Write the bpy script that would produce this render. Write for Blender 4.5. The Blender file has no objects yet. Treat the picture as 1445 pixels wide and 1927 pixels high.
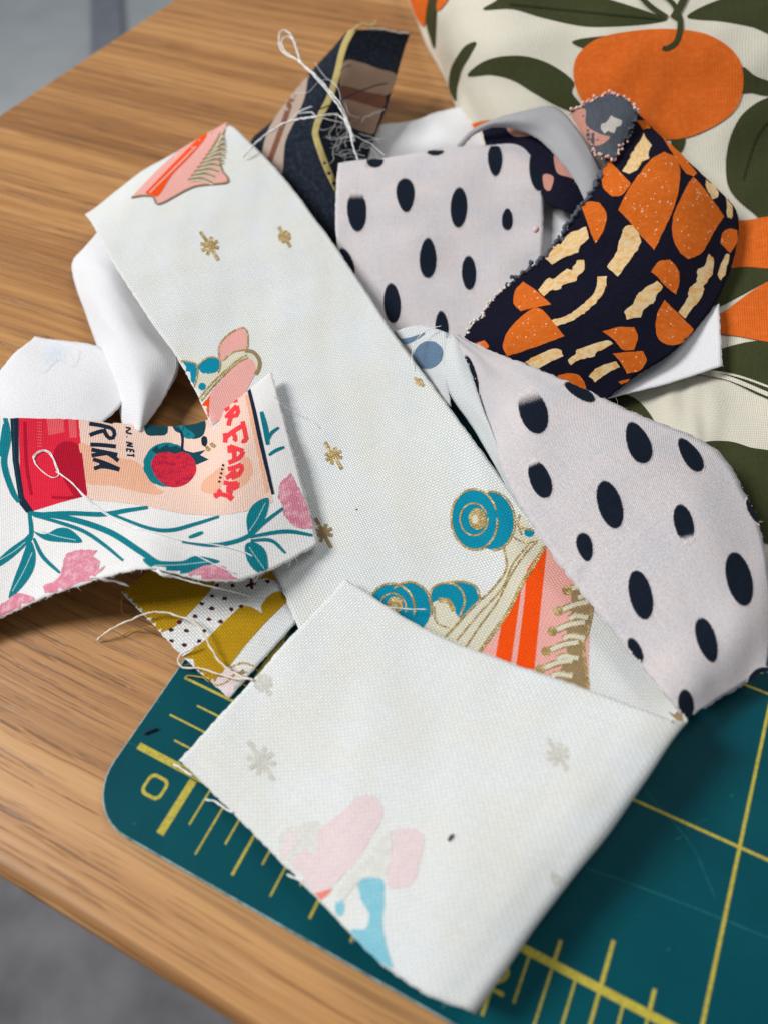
import bpy, math, random
import numpy as np
from mathutils import Vector, Matrix, geometry
from mathutils.bvhtree import BVHTree

random.seed(7); np.random.seed(7)
scene = bpy.context.scene
COL = scene.collection
MM = 0.001

# ------------------------------------------------------------------ camera
# solved from the inch grid printed on the cutting mat (mat corner = origin, millimetres)
CAMR = np.array([[0.89664584, 0.44160286, -0.03182989],
                 [0.33914197, -0.73126216, -0.59180941],
                 [-0.28462072, 0.51984859, -0.80544924]])
CAMC = np.array([45.74867, -19.05395, 118.39349])
FPX = 1447.0
cam_data = bpy.data.cameras.new('camera')
cam = bpy.data.objects.new('camera', cam_data); COL.objects.link(cam)
cam_data.sensor_fit = 'VERTICAL'; cam_data.sensor_height = 36.0
cam_data.lens = FPX / 1927.0 * 36.0
cam_data.clip_start = 0.005; cam_data.clip_end = 30.0
cm = Matrix.Identity(4)
for i in range(3):
    cm[i][0] = CAMR[0][i]; cm[i][1] = -CAMR[1][i]; cm[i][2] = -CAMR[2][i]; cm[i][3] = CAMC[i] * MM
cam.matrix_world = cm
cam_data.dof.use_dof = True
cam_data.dof.focus_distance = 0.149
cam_data.dof.aperture_fstop = 14.5
scene.camera = cam

# ------------------------------------------------------------------ light
world = bpy.data.worlds.new('World'); scene.world = world; world.use_nodes = True
bg = world.node_tree.nodes['Background']
bg.inputs[0].default_value = (0.86, 0.94, 1.0, 1); bg.inputs[1].default_value = 0.23

def area_lamp(name, loc, target, size, power, color):
    d = bpy.data.lights.new(name, 'AREA'); d.shape = 'RECTANGLE'
    d.size, d.size_y = size; d.energy = power; d.color = color
    o = bpy.data.objects.new(name, d); COL.objects.link(o)
    o.location = loc
    o.rotation_euler = (Vector(target) - Vector(loc)).to_track_quat('-Z', 'Y').to_euler()
    return o
area_lamp('window_light', (-1.25, -0.40, 1.25), (0.02, 0.08, 0), (0.55, 0.65), 37, (1.0, 0.985, 0.96))
area_lamp('overhead_fill', (0.5, 1.1, 1.9), (0.05, 0.1, 0), (0.9, 0.9), 11, (1.0, 0.95, 0.89))  # added fill lamp overhead; no ceiling fixture is known
scene.view_settings.view_transform = 'Standard'
scene.view_settings.look = 'None'
scene.view_settings.exposure = -0.06
scene.view_settings.gamma = 1.0

# ------------------------------------------------------------------ helpers
def U(px, py, z=0.0):
    """photo pixel + height above the mat -> world point (mm)"""
    d = CAMR.T @ np.array([(px - 722.5) / FPX, (py - 963.5) / FPX, 1.0])
    return CAMC + (z - CAMC[2]) / d[2] * d

def ray(px, py):
    d = CAMR.T @ np.array([(px - 722.5) / FPX, (py - 963.5) / FPX, 1.0])
    return Vector(CAMC * MM), Vector(d).normalized()

def Z(x0, y0, s, pts):
    return [(x0 + a / s, y0 + b / s) for a, b in pts]

def tag(o, label, cat, group=None, kind=None):
    o['label'] = label; o['category'] = cat
    if group: o['group'] = group
    if kind: o['kind'] = kind
    return o

def mesh_obj(name, verts, faces, mat, parent=None, smooth=True, uvs=None, fade=None):
    me = bpy.data.meshes.new(name)
    me.from_pydata([tuple(v) for v in verts], [], faces)
    if uvs is not None:
        lay = me.uv_layers.new(name='UVMap')
        li = np.zeros(len(me.loops), dtype=np.int32); me.loops.foreach_get('vertex_index', li)
        lay.data.foreach_set('uv', np.asarray(uvs, dtype=np.float32)[li].ravel())
    if fade is not None:
        a = me.attributes.new('fade', 'FLOAT', 'POINT'); a.data.foreach_set('value', np.asarray(fade, dtype=np.float32))
    if smooth: me.polygons.foreach_set('use_smooth', [True] * len(me.polygons))
    me.materials.append(mat); me.update()
    o = bpy.data.objects.new(name, me); COL.objects.link(o)
    if parent is not None: o.parent = parent
    return o

def cr(P, n):
    """Catmull-Rom through P (k,...) -> n samples"""
    P = np.asarray(P, float); k = len(P)
    if k == 2:
        t = np.linspace(0, 1, n).reshape((-1,) + (1,) * (P.ndim - 1)); return P[0] * (1 - t) + P[1] * t
    E = np.concatenate([[2 * P[0] - P[1]], P, [2 * P[-1] - P[-2]]])
    x = np.linspace(0, k - 1, n); i = np.minimum(x.astype(int), k - 2); t = (x - i).reshape((-1,) + (1,) * (P.ndim - 1))
    p0, p1, p2, p3 = E[i], E[i + 1], E[i + 2], E[i + 3]
    return 0.5 * (2 * p1 + (p2 - p0) * t + (2 * p0 - 5 * p1 + 4 * p2 - p3) * t ** 2 + (3 * p1 - p0 - 3 * p2 + p3) * t ** 3)

# ------------------------------------------------------------------ materials
class NT:
    def __init__(s, name):
        s.m = bpy.data.materials.new(name); s.m.use_nodes = True
        s.t = s.m.node_tree; s.n = s.t.nodes; s.b = s.n['Principled BSDF']
    def node(s, typ, **kw):
        n = s.n.new(typ)
        for k, v in kw.items(): setattr(n, k, v)
        return n
    def link(s, a, b): s.t.links.new(a, b)
    def setin(s, sock, v):
        if isinstance(v, bpy.types.NodeSocket): s.link(v, sock)
        else: sock.default_value = v
    def math(s, op, a, b=None, c=None, clamp=False):
        n = s.node('ShaderNodeMath', operation=op, use_clamp=clamp)
        s.setin(n.inputs[0], a)
        if b is not None: s.setin(n.inputs[1], b)
        if c is not None: s.setin(n.inputs[2], c)
        return n.outputs[0]
    def mix(s, fac, a, b, blend='MIX'):
        n = s.node('ShaderNodeMix', data_type='RGBA', blend_type=blend)
        s.setin(n.inputs[0], fac); s.setin(n.inputs[6], a); s.setin(n.inputs[7], b); return n.outputs[2]
    def noise(s, vec, scale, detail=2, rough=0.5, dist=0.0):
        n = s.node('ShaderNodeTexNoise'); s.link(vec, n.inputs['Vector'])
        n.inputs['Scale'].default_value = scale; n.inputs['Detail'].default_value = detail
        n.inputs['Roughness'].default_value = rough; n.inputs['Distortion'].default_value = dist
        return n.outputs['Fac']
    def ramp(s, fac, stops):
        n = s.node('ShaderNodeValToRGB'); s.link(fac, n.inputs[0]); e = n.color_ramp.elements
        while len(e) < len(stops): e.new(0.5)
        for el, (p, c) in zip(e, stops): el.position = p; el.color = c if len(c) == 4 else (*c, 1)
        return n.outputs[0]
    def bump(s, h, strength, dist):
        n = s.node('ShaderNodeBump'); n.inputs['Strength'].default_value = strength
        n.inputs['Distance'].default_value = dist; s.link(h, n.inputs['Height']); s.link(n.outputs[0], s.b.inputs['Normal'])

def c4(c): return (*c, 1.0)

def cloth(name, color, period=0.5, weave='plain', color2=None, mottle=0.25, back=None, rough=0.9, depth=1.0, foil=False, gap=0.72, speck=0.25, blotch=None):
    """woven cotton; UVs are in millimetres of cloth. color2: second tone in a print; back: cloth colour that a worn print fades to"""
    N = NT(name)
    uv = N.node('ShaderNodeUVMap', uv_map='UVMap').outputs[0]
    # slightly uneven threads
    nz = N.node('ShaderNodeTexNoise'); N.link(uv, nz.inputs['Vector']); nz.inputs['Scale'].default_value = 0.55; nz.inputs['Detail'].default_value = 3
    off = N.node('ShaderNodeVectorMath', operation='MULTIPLY_ADD')
    N.link(nz.outputs['Color'], off.inputs[0]); off.inputs[1].default_value = (0.22, 0.22, 0); N.link(uv, off.inputs[2])
    sep = N.node('ShaderNodeSeparateXYZ'); N.link(off.outputs[0], sep.inputs[0])
    k = math.pi / period
    if weave == 'plain':
        a = N.math('ABSOLUTE', N.math('SINE', N.math('MULTIPLY', sep.outputs[0], k)))
        b = N.math('ABSOLUTE', N.math('SINE', N.math('MULTIPLY', sep.outputs[1], k)))
        par = N.math('SIGN', N.math('MULTIPLY', N.math('SINE', N.math('MULTIPLY', sep.outputs[0], k)), N.math('SINE', N.math('MULTIPLY', sep.outputs[1], k))))
        h = N.math('ADD', N.math('POWER', N.math('MULTIPLY', a, b), 0.45), N.math('MULTIPLY', par, 0.10))
    else:
        s1 = N.math('ADD', sep.outputs[0], N.math('MULTIPLY', sep.outputs[1], 0.85))
        a = N.math('ABSOLUTE', N.math('SINE', N.math('MULTIPLY', s1, k)))
        b = N.math('ABSOLUTE', N.math('SINE', N.math('MULTIPLY', sep.outputs[1], k * 1.3)))
        h = N.math('ADD', N.math('MULTIPLY', N.math('POWER', a, 0.6), 0.8), N.math('MULTIPLY', b, 0.25))
    base = c4(color)
    n1 = N.noise(uv, 0.9, 4, 0.65)
    if color2 is not None:
        f = N.ramp(N.noise(uv, 0.62, 4, 0.7), [(0.46, (0, 0, 0)), (0.64, (1, 1, 1))])
        base = N.mix(f, base, c4(color2))
    if blotch is not None:
        base = N.mix(N.ramp(N.noise(uv, 0.085, 3, 0.6), [(0.36, (0, 0, 0)), (0.64, (1, 1, 1))]), base, c4(blotch))
    # long slubs along both thread directions give the cloth an uneven tone
    sl = N.node('ShaderNodeVectorMath', operation='MULTIPLY'); N.link(uv, sl.inputs[0]); sl.inputs[1].default_value = (0.06, 1.6, 0)
    sl2 = N.node('ShaderNodeVectorMath', operation='MULTIPLY'); N.link(uv, sl2.inputs[0]); sl2.inputs[1].default_value = (1.6, 0.06, 0)
    slub = N.math('MULTIPLY', N.math('ADD', N.noise(sl.outputs[0], 1.0, 2), N.noise(sl2.outputs[0], 1.0, 2)), 0.5)
    tone = N.math('ADD', N.math('MULTIPLY', N.math('SUBTRACT', slub, 0.5), mottle * 1.2), N.math('MULTIPLY', N.math('SUBTRACT', n1, 0.5), mottle))
    tone = N.math('ADD', tone, N.math('MULTIPLY', N.math('SUBTRACT', N.noise(uv, 2.1 / period * 0.5, 2, 0.75), 0.5), speck))
    tone = N.math('ADD', tone, 1.0)
    if back is not None:
        at = N.node('ShaderNodeAttribute', attribute_name='fade').outputs['Fac']
        g = N.noise(uv, 3.2, 3, 0.7)
        al = N.math('ADD', N.math('MULTIPLY', at, 1.7), N.math('MULTIPLY', N.math('SUBTRACT', g, 0.75), 1.1), clamp=True)
        al2 = N.math('MULTIPLY', N.math('SUBTRACT', al, 0.15), 1.6, clamp=True)
        base = N.mix(al2, c4(back), base)
    thread = N.math('ADD', N.math('MULTIPLY', h, (1 - gap) * 1.35), 1.0 - (1 - gap) * 0.98)
    tt = N.math('MULTIPLY', tone, thread)
    v = N.node('ShaderNodeCombineXYZ')
    for i in range(3): N.link(tt, v.inputs[i])
    col = N.mix(1.0, base, v.outputs[0], 'MULTIPLY')
    N.link(col, N.b.inputs['Base Color'])
    N.b.inputs['Roughness'].default_value = rough
    N.b.inputs['Specular IOR Level'].default_value = 0.08
    if 'Sheen Weight' in N.b.inputs:
        N.b.inputs['Sheen Weight'].default_value = 0.0
    if foil:
        N.b.inputs['Metallic'].default_value = 0.35; N.b.inputs['Roughness'].default_value = 0.35; N.b.inputs['Specular IOR Level'].default_value = 0.6
        sp = N.noise(uv, 4.5, 2, 0.6)
        h = N.math('ADD', h, N.math('MULTIPLY', sp, 1.5))
    N.bump(h, 0.55 * depth, period * 0.0004)
    return N.m

def oak():
    N = NT('oak_wood')
    tc = N.node('ShaderNodeTexCoord').outputs['Object']
    # slow waviness of the grain
    w = N.node('ShaderNodeTexNoise'); N.link(tc, w.inputs['Vector']); w.inputs['Scale'].default_value = 6; w.inputs['Detail'].default_value = 2
    ad = N.node('ShaderNodeVectorMath', operation='MULTIPLY_ADD'); N.link(w.outputs['Color'], ad.inputs[0]); ad.inputs[1].default_value = (0.0, 0.010, 0.0); N.link(tc, ad.inputs[2])
    def st(sx, sy, o=0.0):
        m = N.node('ShaderNodeVectorMath', operation='MULTIPLY_ADD'); N.link(ad.outputs[0], m.inputs[0]); m.inputs[1].default_value = (sx, sy, sy * 0.3); m.inputs[2].default_value = (o, o * 1.7, 0); return m.outputs[0]
    wide = N.noise(st(1.6, 55), 1.0, 3, 0.55)
    mid = N.noise(st(5, 330, 3.1), 1.0, 3, 0.6)
    fine = N.noise(st(22, 1500, 7.7), 1.0, 3, 0.7)
    pore = N.noise(st(75, 2300, 1.3), 1.0, 2, 0.55)
    g = N.math('ADD', N.math('MULTIPLY', wide, 0.40), N.math('ADD', N.math('MULTIPLY', mid, 0.42), N.math('MULTIPLY', fine, 0.24)))
    col = N.ramp(g, [(0.36, (0.20, 0.080, 0.022)), (0.46, (0.34, 0.152, 0.046)), (0.55, (0.455, 0.220, 0.072)), (0.68, (0.59, 0.318, 0.120))])
    pm = N.ramp(pore, [(0.555, (0, 0, 0)), (0.64, (1, 1, 1))])
    pm2 = N.math('MULTIPLY', pm, N.ramp(mid, [(0.40, (1, 1, 1)), (0.62, (0.15, 0.15, 0.15))]))
    col = N.mix(N.math('MULTIPLY', pm2, 0.72), col, (0.13, 0.052, 0.018, 1))
    vein = N.ramp(N.noise(st(9, 520, 5.5), 1.0, 1, 0.4), [(0.66, (0, 0, 0)), (0.74, (1, 1, 1))])
    col = N.mix(N.math('MULTIPLY', vein, 0.45), col, (0.16, 0.066, 0.022, 1))
    fleck = N.ramp(N.noise(st(45, 520, 9.1), 1.0, 1, 0.4), [(0.68, (0, 0, 0)), (0.80, (1, 1, 1))])
    col = N.mix(N.math('MULTIPLY', fleck, 0.35), col, (0.70, 0.45, 0.22, 1))
    N.link(col, N.b.inputs['Base Color'])
    N.link(N.ramp(g, [(0.3, (0.52,) * 3), (0.7, (0.40,) * 3)]), N.b.inputs['Roughness'])
    hh = N.math('SUBTRACT', g, N.math('MULTIPLY', pm2, 0.7))
    N.bump(hh, 0.5, 0.00022)
    return N.m

def mat_plastic():
    N = NT('teal_mat_plastic')
    tc = N.node('ShaderNodeTexCoord').outputs['Object']
    n = N.noise(tc, 55, 4, 0.6); f = N.noise(tc, 2600, 2, 0.6)
    col = N.ramp(n, [(0.3, (0.0003, 0.054, 0.074)), (0.7, (0.0012, 0.072, 0.092))])
    # cut scratches
    sc = N.node('ShaderNodeMapping'); N.link(tc, sc.inputs[0]); sc.inputs['Rotation'].default_value = (0, 0, 0.9); sc.inputs['Scale'].default_value = (6, 260, 1)
    s1 = N.ramp(N.noise(sc.outputs[0], 1, 1, 0.3), [(0.735, (0, 0, 0)), (0.75, (1, 1, 1))])
    sc2 = N.node('ShaderNodeMapping'); N.link(tc, sc2.inputs[0]); sc2.inputs['Rotation'].default_value = (0, 0, -0.05); sc2.inputs['Scale'].default_value = (5, 240, 1)
    s2 = N.ramp(N.noise(sc2.outputs[0], 1, 1, 0.3), [(0.735, (0, 0, 0)), (0.75, (1, 1, 1))])
    s = N.math('MULTIPLY', N.math('MAXIMUM', s1, s2), 0.30)
    col = N.mix(s, col, (0.03, 0.17, 0.18, 1))
    dust = N.ramp(N.noise(tc, 900, 2, 0.5), [(0.76, (0, 0, 0)), (0.80, (1, 1, 1))])
    col = N.mix(N.math('MULTIPLY', dust, 0.35), col, (0.10, 0.24, 0.25, 1))
    N.link(col, N.b.inputs['Base Color']); N.b.inputs['Roughness'].default_value = 0.5; N.b.inputs['Specular IOR Level'].default_value = 0.06
    N.bump(f, 0.35, 0.00006)
    return N.m

def plain(name, color, rough=0.7, noise_amt=0.15, scale=400, spec=0.3):
    N = NT(name); tc = N.node('ShaderNodeTexCoord').outputs['Object']
    n = N.noise(tc, scale, 4, 0.6)
    lo = tuple(c * (1 - noise_amt) for c in color); hi = tuple(min(1, c * (1 + noise_amt)) for c in color)
    N.link(N.ramp(n, [(0.3, lo), (0.7, hi)]), N.b.inputs['Base Color'])
    N.b.inputs['Roughness'].default_value = rough; N.b.inputs['Specular IOR Level'].default_value = spec
    return N.m

WHITE = (0.82, 0.835, 0.815); LINEN = (0.79, 0.785, 0.785); DOTC = (0.665, 0.605, 0.615)
M = {}
M['oak'] = oak(); M['mat'] = mat_plastic()
M['line'] = plain('yellow_print', (0.45, 0.38, 0.045), 0.6, 0.28, 1800)
M['floor'] = plain('pale_floor', (0.62, 0.66, 0.68), 0.6, 0.08, 6)
M['shade_grey'] = plain('grey_floor_shade', (0.18, 0.18, 0.195), 0.95, 0.35, 9)
M['slate'] = plain('slate_strip', (0.30, 0.32, 0.38), 0.7, 0.1, 20)
M['thread'] = plain('white_thread', (0.86, 0.86, 0.86), 0.9, 0.06, 3000)
M['cream_thread'] = plain('cream_thread', (0.80, 0.72, 0.62), 0.9, 0.08, 3000)
M['must_thread'] = plain('mustard_thread', (0.52, 0.33, 0.05), 0.9, 0.1, 3000)
M['dark_thread'] = plain('navy_thread', (0.012, 0.016, 0.03), 0.9, 0.2, 3000)
M['yellow_thread'] = plain('pale_yellow_thread', (0.72, 0.60, 0.27), 0.9, 0.1, 3000)
M['pink_thread'] = plain('pale_pink_thread', (0.82, 0.55, 0.50), 0.9, 0.2, 2500)
M['white'] = cloth('white_cotton', (0.785, 0.79, 0.755), 0.46, gap=0.55, mottle=0.12, speck=0.3, blotch=(0.775, 0.805, 0.82))
M['linen'] = cloth('white_linen', LINEN, 0.42, gap=0.70, mottle=0.10, speck=0.3, depth=0.7)
M['plain_white'] = cloth('plain_white_cotton', (0.82, 0.82, 0.85), 0.40, gap=0.74, mottle=0.06)
M['dotc'] = cloth('pale_lilac_cotton', DOTC, 0.34, 'twill', gap=0.62, mottle=0.16, speck=0.8, blotch=(0.585, 0.565, 0.595))
M['grey'] = cloth('grey_twill_back', (0.36, 0.355, 0.37), 0.46, 'twill', gap=0.15, mottle=0.12)
M['wrong'] = cloth('grey_white_wrong_side', (0.66, 0.69, 0.70), 0.42, gap=0.6, mottle=0.10)
M['dot'] = cloth('navy_ink', (0.008, 0.013, 0.024), 0.34, 'twill', back=DOTC, mottle=0.5)
M['mush'] = cloth('navy_black_cotton', (0.0075, 0.0075, 0.019), 0.40, 'twill', mottle=0.6, gap=0.2, speck=1.6)
M['mcap'] = cloth('orange_speckled_ink', (0.66, 0.135, 0.012), 0.36, 'twill', color2=(0.70, 0.165, 0.03), mottle=0.25, gap=0.45)
M['mspeck'] = plain('pale_orange_speck', (0.85, 0.46, 0.25), 0.9, 0.1, 900)
M['mstem'] = cloth('cream_ochre_ink', (0.80, 0.60, 0.34), 0.36, 'twill', color2=(0.78, 0.40, 0.10), mottle=0.2, gap=0.45)
M['mback'] = cloth('faded_navy_wrong_side', (0.075, 0.085, 0.105), 0.40, 'twill', mottle=0.7, gap=0.2, speck=0.9)
M['mbackp'] = cloth('faded_pink_wrong_side', (0.50, 0.24, 0.19), 0.36, 'twill', mottle=0.4, gap=0.6)
M['bag'] = cloth('cream_canvas', (0.70, 0.665, 0.56), 0.46, gap=0.72, mottle=0.10)
M['leaf'] = cloth('olive_ink', (0.050, 0.056, 0.022), 0.46, mottle=0.4, gap=0.7)
M['leafvein'] = cloth('dark_olive_ink', (0.028, 0.034, 0.014), 0.46, mottle=0.4, gap=0.7)
M['bagor'] = cloth('orange_fruit_ink', (0.70, 0.135, 0.016), 0.46, color2=(0.74, 0.165, 0.03), mottle=0.25, gap=0.72)
M['must'] = cloth('mustard_ink', (0.46, 0.265, 0.010), 0.46, gap=0.6, mottle=0.2)
M['maroon'] = cloth('maroon_ink', (0.085, 0.010, 0.030), 0.46, gap=0.7)
M['gold'] = cloth('gold_foil_ink', (0.52, 0.35, 0.12), 0.46, foil=True, color2=(0.92, 0.72, 0.38), mottle=0.5, depth=1.6, speck=0.9)  # brighter second tone paints the foil's glints into the colour
M['bronze'] = cloth('bronze_ink', (0.33, 0.23, 0.12), 0.46, mottle=0.4)
M['blue'] = cloth('turquoise_ink', (0.004, 0.26, 0.40), 0.46, gap=0.66, mottle=0.2)
M['pink'] = cloth('pink_ink', (0.84, 0.42, 0.38), 0.46, gap=0.7, mottle=0.12)
M['fire'] = cloth('red_orange_ink', (0.92, 0.085, 0.006), 0.46, gap=0.72, mottle=0.15)
M['cream'] = cloth('cream_ink', (0.72, 0.69, 0.55), 0.46, gap=0.66, mottle=0.12)
M['faintp'] = cloth('faint_pink_show_through', (0.80, 0.66, 0.68), 0.46, gap=0.66, back=WHITE, mottle=0.15)
M['faintb'] = cloth('faint_blue_show_through', (0.24, 0.56, 0.68), 0.46, gap=0.66, back=WHITE, color2=(0.30, 0.60, 0.70), mottle=0.15)
M['faintr'] = cloth('faint_red_show_through', (0.84, 0.24, 0.19), 0.46, gap=0.66, back=WHITE)
M['faintg'] = cloth('faint_grey_show_through', (0.62, 0.61, 0.56), 0.46, gap=0.66, back=WHITE, color2=(0.70, 0.69, 0.64))
M['teal'] = cloth('teal_ink', (0.006, 0.20, 0.25), 0.42, gap=0.72, mottle=0.4)
M['dteal'] = cloth('dark_teal_ink', (0.008, 0.062, 0.085), 0.42, gap=0.76, mottle=0.4)
M['lnavy'] = cloth('label_navy_ink', (0.012, 0.024, 0.050), 0.42, gap=0.76, mottle=0.5)
M['red'] = cloth('red_ink', (0.76, 0.022, 0.055), 0.42, gap=0.7, mottle=0.2)
M['dred'] = cloth('dark_red_ink', (0.46, 0.008, 0.030), 0.42, gap=0.7, mottle=0.2)
M['lred'] = cloth('light_red_ink', (0.82, 0.11, 0.13), 0.42, gap=0.7, mottle=0.2)
M['peach'] = cloth('pale_peach_ink', (0.86, 0.62, 0.52), 0.42, gap=0.76, mottle=0.12)
M['peach2'] = cloth('peach_ink', (0.84, 0.46, 0.31), 0.42, gap=0.76, mottle=0.15)
M['berry'] = cloth('berry_ink', (0.66, 0.025, 0.050), 0.42, color2=(0.36, 0.012, 0.055), gap=0.76, mottle=0.3)
M['coral'] = cloth('coral_ink', (0.86, 0.055, 0.070), 0.42, gap=0.78, mottle=0.15)
M['flower'] = cloth('pink_flower_ink', (0.70, 0.235, 0.33), 0.42, color2=(0.80, 0.46, 0.52), gap=0.72, mottle=0.3)
M['paleline'] = cloth('pale_teal_line', (0.45, 0.66, 0.68), 0.42, gap=0.76)
M['snavy'] = cloth('stripe_navy', (0.012, 0.017, 0.030), 0.46, color2=(0.030, 0.042, 0.060), mottle=0.6, gap=0.1, speck=1.2)
M['sbeige'] = cloth('stripe_beige', (0.44, 0.345, 0.285), 0.42, gap=0.7, mottle=0.2)
M['sbrown'] = cloth('stripe_brown', (0.20, 0.085, 0.055), 0.42, gap=0.7, mottle=0.2)
M['sbeige2'] = cloth('stripe_beige_wrong_side', (0.36, 0.24, 0.175), 0.42, gap=0.7, mottle=0.2)
M['syellow'] = cloth('stripe_yellow', (0.62, 0.50, 0.20), 0.42, gap=0.55, mottle=0.2)
M['bluedot'] = cloth('blue_grey_show_through', (0.13, 0.21, 0.32), 0.42, gap=0.5, mottle=0.3)

# ------------------------------------------------------------------ cloth sheets
class Sheet: pass

def rowLR(L, R, b1=0.0, b2=0.0):
    """a row of four control points from left edge L=(px,py,z) to right edge R, with the middle lifted"""
    a, d = U(*L), U(*R)
    p = a + (d - a) / 3; q = a + (d - a) * 2 / 3
    p = p + np.array([0, 0, b1]); q = q + np.array([0, 0, b2])
    return [a, p, q, d]

def sheet(name, rows, mat, parent=None, cell=0.8, thick=0.28, wr=0.12, fray=(), fray_mat=None, fray_len=1.0, fray_n=3.0, jit=0.10, flat=False):
    R = np.array([[np.asarray(p, float) if len(p) == 3 and isinstance(p, np.ndarray) else U(*p) for p in r] for r in rows])
    lu = np.linalg.norm(np.diff(R, axis=0), axis=2).sum(0).mean(); lv = np.linalg.norm(np.diff(R, axis=1), axis=2).sum(1).mean()
    nu = max(8, int(lu / cell)); nv = max(6, int(lv / cell))
    A = np.stack([cr(r, nv) for r in R]); P = cr(A, nu)                       # nu, nv, 3
    # even spacing along the length
    seg = np.linalg.norm(np.diff(P, axis=0), axis=2).mean(1); s = np.concatenate([[0], np.cumsum(seg)])
    row_of = np.interp(np.linspace(0, s[-1], nu), s, np.linspace(0, len(R) - 1, nu))
    P = np.stack([np.stack([np.interp(np.linspace(0, s[-1], nu), s, P[:, j, k]) for k in range(3)], -1) for j in range(nv)], 1)
    def normals(P):
        du = np.gradient(P, axis=0); dv = np.gradient(P, axis=1); n = np.cross(du, dv)
        return n / (np.linalg.norm(n, axis=2, keepdims=True) + 1e-9)
    n = normals(P)
    uu = np.linspace(0, s[-1], nu)[:, None] * np.ones((1, nv)); vv = np.ones((nu, 1)) * np.linspace(0, lv, nv)[None]
    if wr > 0:
        h = np.zeros((nu, nv))
        for _ in range(7):
            a = random.uniform(0, math.pi); wl = random.uniform(6, 30); ph = random.uniform(0, 6.28)
            h += np.sin((uu * math.cos(a) + vv * math.sin(a)) * 6.283 / wl + ph + 0.8 * np.sin((uu * math.sin(a) - vv * math.cos(a)) * 6.283 / 37 + ph)) * wl / 30
        P = P + n * (h * wr)[..., None]
    # uneven cut edges
    du = np.gradient(P, axis=0); du /= np.linalg.norm(du, axis=2, keepdims=True) + 1e-9
    dv = np.gradient(P, axis=1); dv /= np.linalg.norm(dv, axis=2, keepdims=True) + 1e-9
    if jit > 0:
        P[0] -= du[0] * np.random.uniform(-jit, jit, (nv, 1)); P[-1] += du[-1] * np.random.uniform(-jit, jit, (nv, 1))
        P[:, 0] -= dv[:, 0] * np.random.uniform(-jit, jit, (nu, 1)); P[:, -1] += dv[:, -1] * np.random.uniform(-jit, jit, (nu, 1))
    n = normals(P)
    T = P * MM; B = (P - n * thick) * MM
    V = np.concatenate([T.reshape(-1, 3), B.reshape(-1, 3)])
    idx = np.arange(nu * nv).reshape(nu, nv); o = nu * nv
    q = np.stack([idx[:-1, :-1], idx[1:, :-1], idx[1:, 1:], idx[:-1, 1:]], -1).reshape(-1, 4)
    F = q.tolist() + (q[:, ::-1] + o).tolist()
    loop = list(idx[0, :]) + list(idx[1:, -1]) + list(idx[-1, -2::-1]) + list(idx[-2:0:-1, 0])
    F += [[a, b, b + o, a + o] for a, b in zip(loop, loop[1:] + loop[:1])]
    uv = np.stack([uu, vv], -1).reshape(-1, 2); uv2 = np.concatenate([uv, uv])
    ob = mesh_obj(name, V, F, mat, parent, True, uv2)
    S = Sheet(); S.o = ob; S.T = T; S.B = B; S.uu = uu; S.vv = vv; S.nu = nu; S.nv = nv; S.row = row_of; S.P = P; S.n = n; S.du = du; S.dv = dv
    S.bv = {}
    if fray:
        fv, ff = [], []
        def fibre(p, d, nrm, L, r):
            side = np.cross(d, nrm); k = 5; pts = []
            c1, c2 = random.uniform(-.7, .7), random.uniform(-.45, .5)
            for i in range(k):
                t = i / (k - 1)
                pts.append(p - d * 0.25 + d * L * t + side * c1 * L * t * t + nrm * c2 * L * t * t)
            b0 = len(fv)
            for i, x in enumerate(pts):
                rr = r * (1 - 0.6 * i / (k - 1))
                for a in range(3):
                    an = a * 2.0944; fv.append((x + (side * math.cos(an) + nrm * math.sin(an)) * rr) * MM)
            for i in range(k - 1):
                for a in range(3): ff.append([b0 + i * 3 + a, b0 + i * 3 + (a + 1) % 3, b0 + i * 3 + 3 + (a + 1) % 3, b0 + i * 3 + 3 + a])
        for e in fray:
            if e == 'u0': pp, dd, nn_, tt = P[0], -du[0], n[0], dv[0]
            elif e == 'u1': pp, dd, nn_, tt = P[-1], du[-1], n[-1], dv[-1]
            elif e == 'v0': pp, dd, nn_, tt = P[:, 0], -dv[:, 0], n[:, 0], du[:, 0]
            else: pp, dd, nn_, tt = P[:, -1], dv[:, -1], n[:, -1], du[:, -1]
            L = np.linalg.norm(np.diff(pp, axis=0), axis=1).sum()
            for _ in range(int(L * fray_n)):
                i = random.randrange(len(pp)); j = min(i + 1, len(pp) - 1); t = random.random()
                d = dd[i] + tt[i] * random.gauss(0, 0.6); d /= np.linalg.norm(d)
                ln = fray_len * (0.25 + 0.5 * random.random() + (1.6 * random.random() if random.random() < 0.08 else 0))
                fibre(pp[i] * (1 - t) + pp[j] * t - nn_[i] * thick * 0.5, d, nn_[i], ln, random.uniform(0.025, 0.055))
        fo = mesh_obj('frayed_edge', fv, ff, fray_mat or mat, ob, True, np.random.rand(len(fv), 2) * 5)
        fo['kind'] = 'stuff'
    return S

def bvh(S, rr=None):
    key = rr
    if key in S.bv: return S.bv[key]
    i0, i1 = 0, S.nu - 1
    if rr is not None:
        i0 = int(np.searchsorted(S.row, rr[0])); i1 = min(S.nu - 1, int(np.searchsorted(S.row, rr[1])))
    m = i1 - i0 + 1; T = S.T[i0:i1 + 1].reshape(-1, 3); B = S.B[i0:i1 + 1].reshape(-1, 3)
    idx = np.arange(m * S.nv).reshape(m, S.nv)
    q = np.stack([idx[:-1, :-1], idx[1:, :-1], idx[1:, 1:], idx[:-1, 1:]], -1).reshape(-1, 4)
    V = np.concatenate([T, B]); F = np.concatenate([q, q + m * S.nv])
    tree = BVHTree.FromPolygons([Vector(v) for v in V], F.tolist())
    S.bv[key] = (tree, i0, len(q)); return S.bv[key]

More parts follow.
